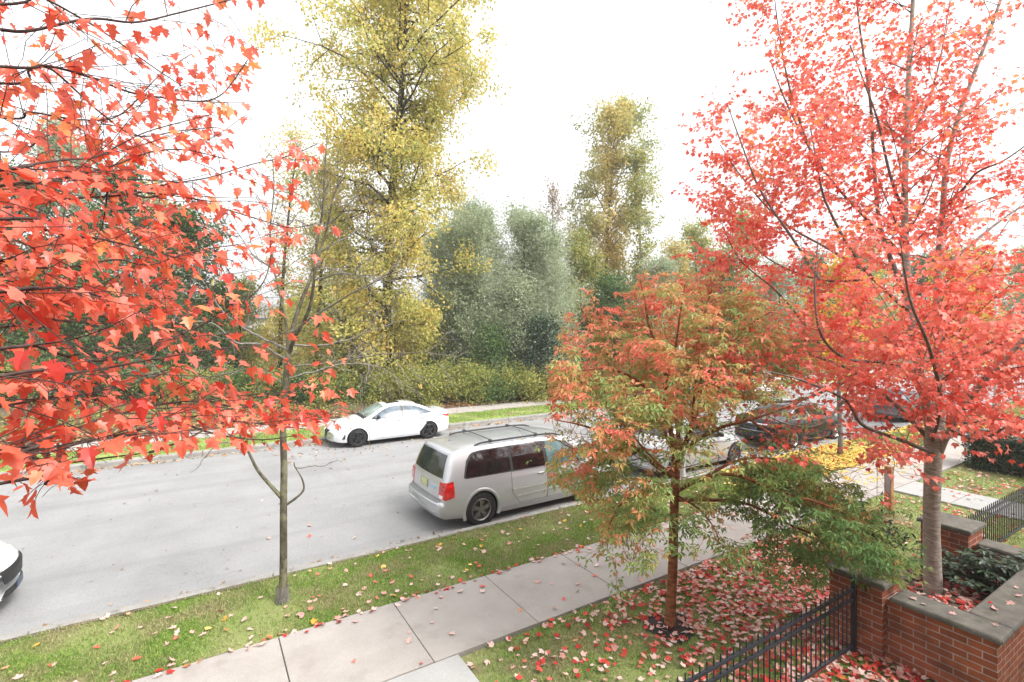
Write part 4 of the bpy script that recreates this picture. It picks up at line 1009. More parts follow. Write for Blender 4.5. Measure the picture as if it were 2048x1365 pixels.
# ------------------------------------------------------------------ LEFT RED MAPLE: branches reach in from beyond the left edge
rg = np.random.default_rng(42)
tb0 = RV*(-3.0) + FV*1.15
t = tree_root('red_maple', (tb0[0], tb0[1], -.02), 'near red maple filling the left side with large hanging leaves', 'red maples')
trunk = smooth_path([tb0+np.array([0,0,-.1]), tb0+np.array([.03,.02,1.6]), tb0+np.array([-.02,.05,3.2]), tb0+np.array([.05,.0,5.0]), tb0+np.array([.0,.05,7.4])], 24)
loc(t, MB().tube(trunk, np.interp(np.linspace(0,1,24),[0,.05,.5,1],[.17,.135,.10,.02]), 12).build('trunk', B_MAPLE, None, True))
bb, lb = MB(), MB()
main = [
 [(0,60,1.9),(60,62,1.95),(180,38,2.1),(270,45,2.2),(350,28,2.35),(430,8,2.45),(520,-14,2.6)],
 [(-40,130,1.9),(90,132,2.1),(180,155,2.25),(260,185,2.4),(320,195,2.5),(400,203,2.6),(445,188,2.65),(482,140,2.7),(494,122,2.7)],
 [(-30,165,2.1),(60,140,2.2),(100,138,2.25),(150,180,2.35),(200,225,2.45),(272,272,2.55),(360,262,2.65),(430,255,2.75)],
 [(-30,345,1.7),(45,332,1.8),(130,320,1.95),(190,315,2.1),(240,290,2.2),(300,262,2.3),(420,230,2.5)],
 [(-30,375,1.8),(60,366,1.85),(140,355,2.0),(230,330,2.15),(300,305,2.3),(370,300,2.4),(450,318,2.5)],
 [(-30,420,2.1),(120,400,2.2),(230,392,2.35),(270,388,2.4),(330,370,2.5),(420,355,2.7),(500,330,2.9),(580,312,3.0),(635,288,3.05)],
 [(150,360,2.1),(230,372,2.3),(290,395,2.45),(350,388,2.6),(430,412,2.75),(520,440,2.9),(580,456,3.0),(622,450,3.05)],
 [(-30,440,1.6),(60,452,1.7),(130,470,1.85),(200,478,2.0),(290,500,2.2),(380,520,2.4),(460,520,2.5)],
 [(-40,528,1.7),(60,534,1.8),(130,536,1.95),(230,520,2.1),(300,530,2.25),(380,505,2.4),(470,490,2.55)],
 [(-40,590,1.5),(60,580,1.6),(150,578,1.8),(250,613,2.05),(330,640,2.2),(400,655,2.35)],
 [(-40,700,1.45),(60,690,1.6),(177,722,1.9),(279,703,2.2),(405,649,2.6),(469,616,2.8),(520,575,2.95),(540,525,3.0),(540,470,3.0)],
 [(-40,760,1.4),(80,750,1.55),(180,742,1.8),(300,720,2.1),(420,700,2.4),(520,690,2.7),(570,665,2.85)],
 [(-40,925,1.45),(60,890,1.6),(158,855,1.85),(304,812,2.3),(410,800,2.6),(500,790,2.9),(600,782,3.1),(640,770,3.2)],
 [(-40,920,1.5),(38,905,1.6),(190,880,1.95),(355,842,2.4),(469,817,2.7),(570,817,3.0),(665,842,3.25)],
 [(-40,975,1.4),(95,969,1.6),(152,958,1.75)],
 [(20,905,1.6),(120,925,1.8),(220,915,2.05),(300,905,2.3)],
 [(355,842,2.4),(430,868,2.6),(520,880,2.85),(590,872,3.05)],
 [(410,800,2.6),(480,815,2.75),(560,800,2.95),(630,815,3.1)],
 [(300,905,2.2),(370,880,2.4),(450,845,2.65),(540,850,2.9),(620,860,3.1)],
 [(-40,640,2.4),(100,620,2.6),(220,560,2.9),(330,500,3.2),(420,470,3.5)],
 [(-40,480,2.7),(100,440,2.9),(220,420,3.2),(340,430,3.5),(440,440,3.7)],
 [(-40,300,2.6),(100,270,2.8),(220,250,3.0),(330,300,3.3),(430,340,3.6)],
 [(-40,560,2.3),(80,500,2.6),(180,450,2.9),(300,460,3.2)],
 [(-40,10,1.8),(60,-10,1.9),(150,30,2.1),(230,80,2.3),(300,130,2.4),(360,170,2.5)],
 [(-40,230,2.2),(60,225,2.3),(160,240,2.4),(240,230,2.6),(320,150,2.8),(380,110,2.9)],
 [(-40,660,2.0),(80,640,2.2),(180,640,2.4),(260,600,2.6),(340,560,2.8)],
 [(-40,820,1.7),(60,800,1.9),(150,790,2.1),(260,770,2.4),(350,740,2.6)],
 [(-60,-60,1.6),(100,-80,1.8),(300,-90,2.1),(500,-110,2.4)],
 [(-60,-200,1.8),(150,-220,2.0),(350,-200,2.3),(520,-240,2.6)],
]
Lp, La, Ln, Ls, Lr = [], [], [], [], []
def node_leaves(pl, t0, step, rg, size, store, tone, dens=1.0):
    seg = np.linalg.norm(np.diff(pl, axis=0), axis=1).sum()
    m = max(1, int(seg*(1-t0)/step)); q, d = along(pl, np.linspace(t0, 1, m+1))
    for k in range(m+1):
        if rg.uniform() > dens: continue
        s = np.cross(d[k], [0,0,1.]); s /= np.linalg.norm(s)+1e-9
        last = k == m
        for sg in ((-1, 1, 0) if last else (-1, 1)):
            o = d[k]*(.5 if not last else .8) + s*sg*.8 + rg.normal(size=3)*.25
            o /= np.linalg.norm(o); pet = size*rg.uniform(.35,.7)
            p = q[k] + (o*.8+DOWN*.5)*pet
            store[0].append(p); store[1].append(o*.75 + DOWN*rg.uniform(.25,1.15) + rg.normal(size=3)*.18)
            nn = np.array([0,0,1.])*.8 + o*.5 + rg.normal(size=3)*.35; store[2].append(nn)
            store[3].append(size*rg.uniform(.62,1.12)); store[4].append(np.clip(tone+rg.normal()*.22, 0, 1))
            if store[5] is not None: store[5].tube([q[k], (q[k]+p)/2+np.array([0,0,.006]), p], .0011, 3, cap=False)
store = (Lp, La, Ln, Ls, Lr, bb)
root_z = [p[2] for p in trunk]
for k, m in enumerate(main):
    cp = [P(*c) for c in m]
    if m[0][0] < 0:                       # joins the trunk out of the picture
        p0 = cp[0]; zt = max(1.6, p0[2]-.25); i = int(np.argmin(abs(trunk[:,2]-zt))); cp = [trunk[i]] + cp
    pl = smooth_path(cp, 6*len(cp)); nn = len(pl)
    r0 = .0065 if k < 17 else .0055
    bb.tube(pl, np.linspace(r0, .0022, nn), 6, cap=False)
    tstart = .30 if m[0][0] < 0 else .1
    tone = rg.uniform(.3,.7)
    node_leaves(pl, .55, .10, rg, .080, store, tone)
    tot = np.linalg.norm(np.diff(pl, axis=0), axis=1).sum()
    for s, r in side_shoots(None, pl, .009, int(tot*7.4), tstart, lambda t_: (.60 if k < 25 else .5)*(1.15-.7*t_), rg, .85, -.02, .12, 4, flat=.6, rmin=.0016, sides=4):
        e = s[-1]; ed = max(e@FV, .2); ex = 1024+F*(e@RV)/ed; ey = HOR-F*(e[2]-H)/ed
        if ey > np.interp(ex, [0,150,200,340,420,640,700], [975,960,905,890,870,880,830]) or ex > np.interp(ey, [0,60,120,280,420,560,700,850], [520,470,520,660,670,640,690,710]): continue
        bb.tube(s, np.linspace(r*.8, .0014, 5), 4, cap=False)
        tn = tone + rg.normal()*.15
        node_leaves(s, .25, .078, rg, .078, store, tn)
Lp_, La_, Ln_, Ls_, Lr_ = map(np.array, (Lp, La, Ln, Ls, Lr))
d_ = Lp_@FV; px_ = 1024+F*(Lp_@RV)/d_; py_ = HOR-F*(Lp_[:,2]-H)/d_
band = .5+.5*np.sin(py_/19.0+np.sin(px_/90.0)*1.6)          # sprays lie in tiers with air between them
thin = np.where((px_ > 280) & (py_ > 320) & (py_ < 640), .80, 1)*np.where(py_ > 640, .45+.55*band, 1)*np.where((py_ > 640) & (py_ < 790) & (px_ > 90) & (px_ < 560), .62, 1)
thin = np.where((px_ > 400) & (py_ > 745), 1, thin)
keep = (d_ > 1.15) & (rg.uniform(size=len(d_)) < np.interp(py_, [0, 240, 400, 900], [.52, .68, 1, 1])*thin)
hz = Lp_[:,2]   # the shaded lower sprays carry the biggest leaves
Ls_ = Ls_*np.interp(hz, [2.9,3.5,4.1,5.5], [1.0,.86,.76,.74])*np.where(rg.uniform(size=len(hz)) < .25, .74, 1)
jit = rg.uniform(.8, 1.15, len(hz))
MAPLE2 = (MAPLE[0]*np.array([.88,1.05,1.25]), MAPLE[1]); MAPLE3 = (MAPLE[0]*np.array([1.12,.96,-.9]), MAPLE[1])
pick = rg.integers(0, 3, len(hz))
for kk, tm in enumerate((MAPLE, MAPLE2, MAPLE3)):
    q = keep & (pick == kk); leaves(lb, Lp_[q], La_[q], Ln_[q], (Ls_*jit)[q], np.clip(Lr_[q]+np.interp(py_[q],[200,900],[.06,-.06]),0,1), tm)
loc(t, bb.build('branches', B_TWIG, None, True)); loc(t, lb.build('crown', L_RED))
print('left maple leaves', keep.sum())

# ------------------------------------------------------------------ RIGHT RED MAPLE
rg = np.random.default_rng(9)
bp = np.array([9.0,2.96,.12]); D0 = 7.26
t = tree_root('red_maple', bp, 'large red maple rising from the planter on the right', 'red maples')
def Q(px, py, dd=0): return P(px, py, D0+dd)
tk, bb = MB(), MB()
stem1 = smooth_path([bp-np.array([0,0,.2]), Q(1866,1190), Q(1863,1050), Q(1866,930), Q(1867,860,.02)], 16)
tk.tube(stem1, np.interp(np.linspace(0,1,16),[0,.15,.5,.85,.93,1],[.17,.118,.100,.106,.118,.09]), 14)
lead = [([Q(1866,935), Q(1858,840,-.05), Q(1838,740,-.1), Q(1822,640,-.15), Q(1812,520,-.1), Q(1809,400,0), Q(1813,280,.1), Q(1818,140,.1), Q(1826,0,.1), Q(1830,-160,.1), Q(1826,-300,.1)], .066),
        ([Q(1868,930), Q(1880,850,.1), Q(1878,740,.3), Q(1874,620,.4), Q(1877,520,.4), Q(1886,420,.3), Q(1893,330,.3), Q(1915,240,.2), Q(1955,130,.1), Q(1998,10,0), Q(2040,-120,0)], .062),
        ([Q(1872,925), Q(1900,860,-.2), Q(1945,790,-.5), Q(2010,720,-.8), Q(2080,640,-1.0), Q(2160,540,-1.1), Q(2240,400,-1.1)], .042),
        ([Q(1818,600,-.1), Q(1790,540,.2), Q(1760,450,.5), Q(1748,330,.7), Q(1740,200,.8), Q(1720,60,.9), Q(1705,-80,.9)], .035),
        ([Q(1862,905,-.05), Q(1800,880,-.4), Q(1725,850,-.8), Q(1690,800,-1.0), Q(1600,760,-1.2), Q(1520,740,-1.3)], .028),
        ([Q(1860,880), Q(1780,800,.3), Q(1700,740,.6), Q(1600,700,.8), Q(1490,640,.9), Q(1420,560,1.0)], .032),
        ([Q(1840,745,-.1), Q(1770,725,-.4), Q(1700,720,-.6), Q(1655,690,-.7), Q(1634,640,-.8), Q(1630,560,-.8), Q(1636,480,-.8)], .025),
        ([Q(1812,618,-.15), Q(1780,590,-.4), Q(1735,545,-.6), Q(1690,480,-.7), Q(1650,400,-.8), Q(1636,340,-.8), Q(1620,250,-.8)], .026),
        ([Q(1812,520), Q(1770,475,.1), Q(1725,430,.2), Q(1670,370,.3), Q(1620,300,.3), Q(1570,200,.3), Q(1540,120,.3)], .024),
        ([Q(1810,430), Q(1790,380,-.3), Q(1775,330,-.4), Q(1755,240,-.5), Q(1730,170,-.6), Q(1700,90,-.6)], .020),
        ([Q(1877,540,.4), Q(1930,500,.7), Q(1990,450,1.0), Q(2050,410,1.2), Q(2120,380,1.4)], .024),
        ([Q(1888,420,.3), Q(1925,380,-.2), Q(1955,345,-.5), Q(2010,320,-.8), Q(2080,270,-1.0)], .018),
        ([Q(1875,740,.3), Q(1950,680,.9), Q(2030,650,1.4), Q(2110,620,1.8)], .024),
        ([Q(1868,870,.1), Q(1850,800,1.0), Q(1830,720,1.9), Q(1790,640,2.6), Q(1740,560,3.0)], .028),
        ([Q(1866,880,-.1), Q(1880,800,-.9), Q(1860,700,-1.5), Q(1820,600,-1.9), Q(1800,480,-2.1)], .026),
        ([Q(1812,300,.1), Q(1850,220,.5), Q(1880,120,.7), Q(1900,0,.8)], .018),
        ([Q(1740,560,.3), Q(1640,560,.9), Q(1540,520,1.3), Q(1470,450,1.5)], .02),
        ([Q(1700,760,.5), Q(1600,800,.2), Q(1510,800,.1), Q(1440,770,0)], .02),
        ([Q(1690,800,-1.0), Q(1640,850,-1.2), Q(1580,850,-1.3), Q(1530,830,-1.4)], .016),
        ([Q(1640,690,.8), Q(1560,590,1.0), Q(1480,520,1.1), Q(1440,440,1.2)], .018),
        ([Q(1900,860,-.2), Q(1960,880,-.6), Q(2040,840,-.9), Q(2120,820,-1.1)], .02),
        ([Q(1866,900), Q(1960,830,.8), Q(2040,790,1.4), Q(2130,760,1.8)], .024),
        ([Q(1640,560,-.6), Q(1580,470,-.4), Q(1520,380,-.3), Q(1480,280,-.3), Q(1455,210,-.3)], .018),
        ([Q(1620,300,.3), Q(1585,200,.5), Q(1560,80,.6), Q(1545,-40,.6)], .016),
        ([Q(1735,545,-.6), Q(1660,500,-.2), Q(1560,440,.1), Q(1480,350,.2), Q(1440,290,.2)], .018)]
Lp, La, Ln, Ls, Lr = [], [], [], [], []
store = (Lp, La, Ln, Ls, Lr, None)
for k, (cp, r) in enumerate(lead):
    pl = smooth_path(cp, 5*len(cp)); (tk if k < 3 else bb).tube(pl, r*np.linspace(1,.12,len(pl))**.85+.003, 9 if k < 3 else 6, cap=False)
    tot = np.linalg.norm(np.diff(pl, axis=0), axis=1).sum()
    t0 = .12 if k > 2 else .10
    for s, rr in side_shoots(bb, pl, r*.5, int(tot*(4.2 if k > 2 else 4.6)), t0, lambda u: 1.25*(1.2-.75*u) if k > 2 else 1.5*(1.1-.5*u), rg, .8, .12, .13, 5, flat=.45, rmin=.003, sides=4):
        tone = rg.uniform(.2,.85)
        node_leaves(s, .2, .085, rg, .076, store, tone)
        for s2, r2 in side_shoots(bb, s, .004, 7, .2, lambda u: .5*(1.2-.6*u), rg, .8, .05, .12, 3, flat=.5, rmin=.002, sides=3):
            node_leaves(s2, .15, .072, rg, .072, store, np.clip(tone+rg.normal()*.12,0,1))
Lp_, La_, Ln_, Ls_, Lr_ = map(np.array, (Lp, La, Ln, Ls, Lr))
d_ = Lp_@FV; px_ = 1024+F*(Lp_@RV)/np.maximum(d_,.3); py_ = HOR-F*(Lp_[:,2]-H)/np.maximum(d_,.3)
pr_ = np.interp(Lp_[:,2], [1.9, 2.6, 4.2, 5.4, 6.6, 8.5, 11], [.3, 1.0, 1.0, .95, .80, .66, .6])
side_ = (Lp_-bp)@RV; pr_ = pr_*np.where((Lp_[:,2] > 5.6) & (side_ > .6), .5, 1)
win = np.where((px_ > 1430) & (px_ < 1690) & (py_ > 780) & (py_ < 915), .32, 1) * np.where((px_ > 1890) & (py_ > 875), .15, 1) * np.where((py_ > 925) & (px_ < 1840), .1, 1)   # thin low sprays
keep = (rg.uniform(size=len(d_)) < pr_*win) & (np.linalg.norm(Lp_, axis=1) > 2.2)
lb = MB(); leaves(lb, Lp_[keep], La_[keep], Ln_[keep], Ls_[keep], np.clip(Lr_[keep]+np.interp(Lp_[keep][:,2],[2.5,6],[-.12,.1]),0,1), MAPLE_S)
loc(t, tk.build('trunk', B_MAPLE, None, True)); loc(t, bb.build('branches', B_RTW, None, True)); loc(t, lb.build('crown', L_RED2))
print('right maple leaves', keep.sum())

# ------------------------------------------------------------------ SMALL ORANGE AND GREEN MAPLE (three-part leaves)
rg = np.random.default_rng(15)
bp = np.array([5.52,4.73,-.03]); D0 = float(bp@FV)
t = tree_root('small_maple', bp, 'small maple with cinnamon trunk and leaves turning from green to orange', None)
tk, bb = MB(), MB()
stem = smooth_path([bp-np.array([0,0,.1]), Q(1341,1230), Q(1346,1120), Q(1348,1030), Q(1352,940), Q(1358,880)], 14)
tk.tube(stem, np.interp(np.linspace(0,1,14),[0,.1,.25,1],[.125,.085,.066,.055]), 12)
rt = MB()
lead = [([Q(1352,945), Q(1366,900,.05), Q(1385,850,.1), Q(1400,780,.2), Q(1395,700,.2), Q(1405,640,.2), Q(1425,575,.2)], .045),
        ([Q(1352,940), Q(1345,880,-.1), Q(1330,800,-.2), Q(1330,720,-.2), Q(1300,660,-.2), Q(1290,600,-.2), Q(1280,560,-.2)], .042),
        ([Q(1350,955), Q(1310,930,-.3), Q(1270,895,-.6), Q(1220,870,-.8), Q(1160,850,-1.0), Q(1110,840,-1.1)], .034),
        ([Q(1355,920), Q(1320,850,.3), Q(1270,790,.5), Q(1220,730,.7), Q(1180,660,.8), Q(1160,610,.9)], .034),
        ([Q(1335,820,-.2), Q(1285,770,-.4), Q(1230,740,-.6), Q(1170,740,-.8), Q(1120,750,-.9)], .024),
        ([Q(1390,830,.1), Q(1440,770,.3), Q(1500,720,.5), Q(1560,690,.7), Q(1620,680,.9)], .03),
        ([Q(1397,760,.2), Q(1450,700,-.2), Q(1500,650,-.4), Q(1550,620,-.5)], .024),
        ([Q(1366,900,0), Q(1430,860,-.5), Q(1500,840,-.8), Q(1560,820,-1.0), Q(1610,800,-1.1)], .028),
        ([Q(1350,985), Q(1400,960,-.3), Q(1470,950,-.6), Q(1560,985,-.8), Q(1650,1010,-.9), Q(1730,1050,-.9), Q(1785,1085,-.9)], .03),
        ([Q(1350,1000), Q(1420,1000,-.1), Q(1500,1010,-.2), Q(1580,1050,-.2), Q(1680,1090,-.3), Q(1740,1120,-.4)], .028),
        ([Q(1400,960,-.3), Q(1480,920,.0), Q(1560,920,.2), Q(1630,940,.3), Q(1690,990,.3)], .02),
        ([Q(1350,990), Q(1300,990,-.4), Q(1250,1000,-.6), Q(1220,1050,-.7), Q(1215,1105,-.7)], .018),
        ([Q(1350,980), Q(1290,960,.3), Q(1210,960,.5), Q(1140,950,.6)], .018),
        ([Q(1352,990), Q(1400,1020,-.5), Q(1430,1060,-.8), Q(1440,1090,-.9)], .014),
        ([Q(1330,780,-.2), Q(1350,700,-.6), Q(1360,630,-.8), Q(1370,570,-.9)], .022),
        ([Q(1360,900), Q(1350,820,.7), Q(1340,730,1.1), Q(1340,640,1.3), Q(1345,580,1.4)], .03),
        ([Q(1360,910), Q(1380,860,-.8), Q(1390,780,-1.3), Q(1400,700,-1.5)], .026),
        ([Q(1350,960), Q(1330,940,-.9), Q(1290,900,-1.4), Q(1240,840,-1.7)], .022),
        ([Q(1290,900,-.5), Q(1220,920,-.7), Q(1150,900,-.8), Q(1090,865,-.9)], .016),
        ([Q(1540,985,-.7), Q(1580,950,-.3), Q(1640,960,-.1), Q(1700,1020,0)], .014),
        ([Q(1500,840,-.8), Q(1560,880,-.9), Q(1610,900,-.9)], .014)]
Lp, La, Ln, Ls, Lr = [], [], [], [], []
store = (Lp, La, Ln, Ls, Lr, None)
for k, (cp, r) in enumerate(lead):
    pl = smooth_path(cp, 5*len(cp)); (tk if k < 2 else bb).tube(pl, r*np.linspace(1,.15,len(pl))+.002, 8 if k < 2 else 6, cap=False)
    tot = np.linalg.norm(np.diff(pl, axis=0), axis=1).sum(); low = k in (8,9,10,19)
    for s, rr in side_shoots(bb, pl, r*.45, int(tot*(10.5 if not low else 13.5)), .22, lambda u: .72*(1.2-.6*u), rg, .85, .1 if not low else -.1, .13, 4, flat=.3, rmin=.0028, sides=4):
        tone = rg.uniform(-.14,.14)
        node_leaves(s, .2, .075, rg, .115, store, tone)
        for s2, r2 in side_shoots(bb, s, .003, 3, .2, lambda u: .3*(1.2-.6*u), rg, .85, 0, .12, 3, flat=.4, rmin=.0018, sides=3):
            node_leaves(s2, .2, .075, rg, .11, store, tone)
Lp_, La_, Ln_, Ls_, Lr_ = map(np.array, (Lp, La, Ln, Ls, Lr))
# leaves turn first at the top and on the street side; the low inner ones are still green
px_ = (Lp_-bp)@RV; hz = Lp_[:,2]
turn = np.interp(hz, [1.0,2.0,2.7,3.4,4.2,5.0], [.34,.35,.42,.58,.71,.76]) + np.interp(px_, [-1.8,-1.2,-.3,.6,2.4], [.12,.05,-.04,-.13,-.20])
nz = .17*np.sin(Lp_[:,0]*5+Lp_[:,2]*3)+.1*np.sin(Lp_[:,1]*7-Lp_[:,2]*4)
rnd = np.clip(turn + nz + (np.clip(Lr_,0,1)-.07)*.9 + rg.normal(size=len(hz))*.09, 0, 1)
d_ = Lp_@FV; qx = 1024+F*(Lp_@RV)/d_; qy = HOR-F*(hz-H)/d_
win = np.where((qx > 1430) & (qx < 1720) & (qy > 800) & (qy < 925), .14, 1) * np.where((qx > 1265) & (qx < 1480) & (qy > 855) & (qy < 952), .2, 1) * np.where(qy < 545, .0, np.where(qy < 575, .5, 1)) * np.where((qx > 1640) & (qy < 965), .06, 1)*np.where((qx > 1720) & (qy < 1020), .1, 1)   # open gaps between the limb tiers
win = win*np.where(qx < np.interp(qy, [560,620,700,780,830,850,880,900,960,1000,1100], [1180,1135,1110,1095,1105,1185,1200,1110,1092,1180,1195]), .05, 1)
keep = rg.uniform(size=len(hz)) < np.interp(hz, [.9,1.4,6], [.6,1,1])*win
lb = MB(); leaves(lb, Lp_[keep], La_[keep]-DOWN*.15, Ln_[keep]+np.array([0,0,.4]), Ls_[keep]*.95, rnd[keep], TRIF)
loc(t, tk.build('trunk', B_PAPER, None, True)); loc(t, bb.build('branches', B_PAPER, None, True)); loc(t, lb.build('crown', L_PAPER))
print('small maple leaves', keep.sum())
# dark shrubs under its low limb
shrub((9.9,4.2,0), .28, .8, L_DARK, 1500, .10, 210, 'small dark evergreen shrub standing in the red leaves between the two piers', None, OVAL, 'evergreen_shrub')

# ------------------------------------------------------------------ BARE STREET TREE
rg = np.random.default_rng(23)
bp = np.array([1.02,8.19,0.0]); D0 = float(bp@FV)
t = tree_root('bare_street_tree', bp, 'leafless street tree with wire guard on the grass strip')
tk, bb = MB(), MB()
stem = smooth_path([bp-np.array([0,0,.06]), Q(566,1190), Q(567,1100), Q(567,1010), Q(568,930), Q(566,850), Q(572,760), Q(577,705)], 22)
tk.tube(stem, np.interp(np.linspace(0,1,22),[0,.06,.2,.5,1],[.11,.068,.055,.050,.042]), 12)
lead = [([Q(577,712), Q(585,660,.1), Q(600,610,.2), Q(622,555,.3), Q(640,505,.4), Q(655,450,.4), Q(668,390,.4), Q(690,340,.5)], .036),
        ([Q(577,710), Q(592,670,-.1), Q(618,620,-.2), Q(628,560,-.3), Q(632,500,-.3), Q(645,420,-.3), Q(650,330,-.3), Q(655,270,-.3)], .03),
        ([Q(576,715), Q(572,650,.2), Q(560,590,.3), Q(549,540,.4), Q(540,470,.4), Q(548,380,.4), Q(545,320,.4)], .022),
        ([Q(567,1000), Q(540,970,-.05), Q(515,940,-.1), Q(495,900,-.1), Q(480,870,-.2), Q(470,835,-.3)], .032),
        ([Q(569,1012), Q(590,998,.05), Q(607,980,.1), Q(604,958,.1), Q(590,934,.15), Q(588,925,.15)], .02),
        ([Q(590,936,.15), Q(625,934,.2), Q(660,932,.3), Q(684,925,.3)], .008),
        ([Q(577,700), Q(520,670,.2), Q(470,640,.4), Q(430,590,.6), Q(400,540,.8)], .02),
        ([Q(575,720), Q(520,690,-.3), Q(470,690,-.5), Q(420,650,-.7), Q(350,640,-.9), Q(320,600,-1.0)], .018),
        ([Q(580,690), Q(640,690,.3), Q(700,680,.5), Q(760,660,.7), Q(820,640,.9)], .016),
        ([Q(585,665), Q(650,620,-.3), Q(710,590,-.6), Q(770,560,-.9), Q(810,545,-1.1)], .016),
        ([Q(572,760), Q(630,745,.2), Q(690,730,.4), Q(760,735,.5), Q(800,760,.6), Q(845,795,.6)], .014),
        ([Q(575,735), Q(650,730,-.3), Q(730,720,-.6), Q(800,715,-.8), Q(870,712,-1.0)], .013),
        ([Q(570,770), Q(520,740,.1), Q(460,745,.2), Q(400,760,.3), Q(330,750,.3), Q(250,770,.3)], .013),
        ([Q(640,505,.4), Q(700,470,.5), Q(740,440,.6), Q(770,420,.7)], .012),
        ([Q(655,450,.4), Q(690,420,.2), Q(720,380,.1), Q(740,340,0)], .011),
        ([Q(628,560,-.3), Q(680,550,-.6), Q(740,555,-.9), Q(790,565,-1.1)], .011),
        ([Q(490,895,-.1), Q(440,890,-.2), Q(400,930,-.3), Q(380,945,-.3)], .008),
        ([Q(430,590,.6), Q(390,600,.7), Q(340,560,.8), Q(310,520,.9)], .011),
        ([Q(700,680,.5), Q(740,740,.6), Q(720,790,.6), Q(735,850,.6), Q(740,900,.6)], .008),
        ([Q(548,540,.4), Q(500,500,.6), Q(470,450,.8), Q(440,400,.9)], .012)]
for k, (cp, r) in enumerate(lead):
    pl = smooth_path(cp, 6*len(cp)); big = k < 5
    if not big: pl[1:-1] += np.cumsum(rg.normal(size=(len(pl)-2,3))*.006, axis=0)
    (tk if big else bb).tube(pl, r*np.linspace(1,.2,len(pl))+.0015, 8 if big else 5, cap=False)
    if k in (4, 5, 16, 18): continue
    tot = np.linalg.norm(np.diff(pl, axis=0), axis=1).sum()
    for s, rr in side_shoots(bb, pl, r*.35, int(tot*(3.6 if k > 2 else 4.2)), .3 if k != 3 else .7, lambda u: .85*(1.25-.7*u), rg, .85, .12, .22, 7, flat=.2, rmin=.0050, sides=4):
        for s2, r2 in side_shoots(bb, s, .005, 4, .25, lambda u: .4*(1.2-.6*u), rg, .8, .1, .25, 5, rmin=.0036, sides=3): pass
loc(t, tk.build('trunk', B_BARE, None, True)); loc(t, bb.build('branches', B_BTWIG, None, True))
gd = MB()
for k in range(9): gd.lathe([(.088-.0006*k,.02+k*.025),(.091-.0006*k,.024+k*.025),(.088-.0006*k,.028+k*.025)], 'z', 18)
for k in range(26):
    a = 2*math.pi*k/26; gd.tube([(.098*math.cos(a),.098*math.sin(a),0),(.086*math.cos(a+.1),.086*math.sin(a+.1),.12),(.084*math.cos(a),.084*math.sin(a),.25)], .0035, 4)
gd.build('wire_guard', plain('guard_grey',(.24,.22,.20),.7,var=.25,vs=20), t)
# a few shrivelled leaves still hang on it
lb = MB(); pts = np.array([Q(*q) for q in [(725,840,.3),(840,770,.6),(770,640,.4),(575,395,.3),(690,360,.4),(340,690,-.4),(735,690,.4),(428,560,.6)]])
leaves(lb, np.repeat(pts,3,0)+rg.normal(size=(24,3))*.03, np.tile(DOWN,(24,1))+rg.normal(size=(24,3))*.3, rvec(24,rg), .10, rg.uniform(.4,.9,24), LANCE)
loc(t, lb.build('withered_leaves', L_OCHRE))

# ------------------------------------------------------------------ hedge and planter shrubs
rg = np.random.default_rng(31)
t = empty('hedge', (19.9, 2.2, 0)); tag(t, 'clipped dark green hedge at the right edge beside the sidewalk', 'hedge')
hx, hy, hz = .55, 3.3, 1.0
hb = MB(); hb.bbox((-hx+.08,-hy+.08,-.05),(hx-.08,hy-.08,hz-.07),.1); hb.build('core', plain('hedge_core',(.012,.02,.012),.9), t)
n = 15000; f = rg.uniform(size=n); a, b2 = rg.uniform(-1,1,n), rg.uniform(-1,1,n)
fs = rg.choice(5, n, p=[.36,.10,.06,.06,.42]); pp = np.zeros((n,3)); on = np.zeros((n,3))
for k, (ax, s) in enumerate([(0,-1),(0,1),(1,-1),(1,1),(2,1)]):
    m = fs == k; 
    if ax == 0: pp[m] = np.stack([np.full(m.sum(), s*hx), a[m]*hy, (b2[m]*.5+.5)*hz],1); on[m,0] = s
    elif ax == 1: pp[m] = np.stack([a[m]*hx, np.full(m.sum(), s*hy), (b2[m]*.5+.5)*hz],1); on[m,1] = s
    else: pp[m] = np.stack([a[m]*hx, b2[m]*hy, np.full(m.sum(), hz)],1); on[m,2] = 1
pp += rg.normal(size=(n,3))*.035
lb = MB(); leaves(lb, pp, on*.6+rvec(n,rg)*.8, on+rvec(n,rg)*.6, rg.uniform(.05,.09,n), rg.uniform(0,1,n), OVAL); lb.build('foliage', L_DARK, t)

def rhodo(base, label, seed, n=34, hgt=.5, w=.5):
    rg = np.random.default_rng(seed); t = tree_root('evergreen_shrub', base, label, 'dark leaved shrubs in the planter', 'shrub'); base = np.array(base, float)
    sb, lb = MB(), MB()
    for k in range(n):
        az = rg.uniform(0,2*math.pi); el = rg.uniform(.4,1.4); L = hgt*rg.uniform(.6,1.1)/max(.55,math.sin(el))*.85
        pl = path(base, (math.cos(az)*math.cos(el)*w/hgt, math.sin(az)*math.cos(el)*w/hgt, math.sin(el)), L, 4, rg, .1, .12); sb.tube(pl, np.linspace(.007,.003,5), 4, cap=False)
        for tt in (.55, .78, 1.0):
            q, d = along(pl, [tt]); m = 7 if tt == 1 else 4; a = np.arange(m)*2*math.pi/m + rg.uniform(0,6)
            o = np.stack([np.cos(a), np.sin(a), rg.uniform(-.15,.45,m)],1)
            leaves(lb, np.repeat(q,m,0)+o*.01, o, np.tile([0,0,1.],(m,1))+rg.normal(size=(m,3))*.15, rg.uniform(.09,.14,m), rg.uniform(.1,1,m), OVAL)
    loc(t, sb.build('stems', B_TWIG)); loc(t, lb.build('foliage', L_DARK))
rhodo((9.55,2.45,.33), 'dark leaved shrub in the planter right beside the maple trunk', 301, 26, .5, .5)
rhodo((9.95,2.35,.33), 'dark leaved shrub at the back of the planter before the far pier wall', 302, 24, .5, .45)
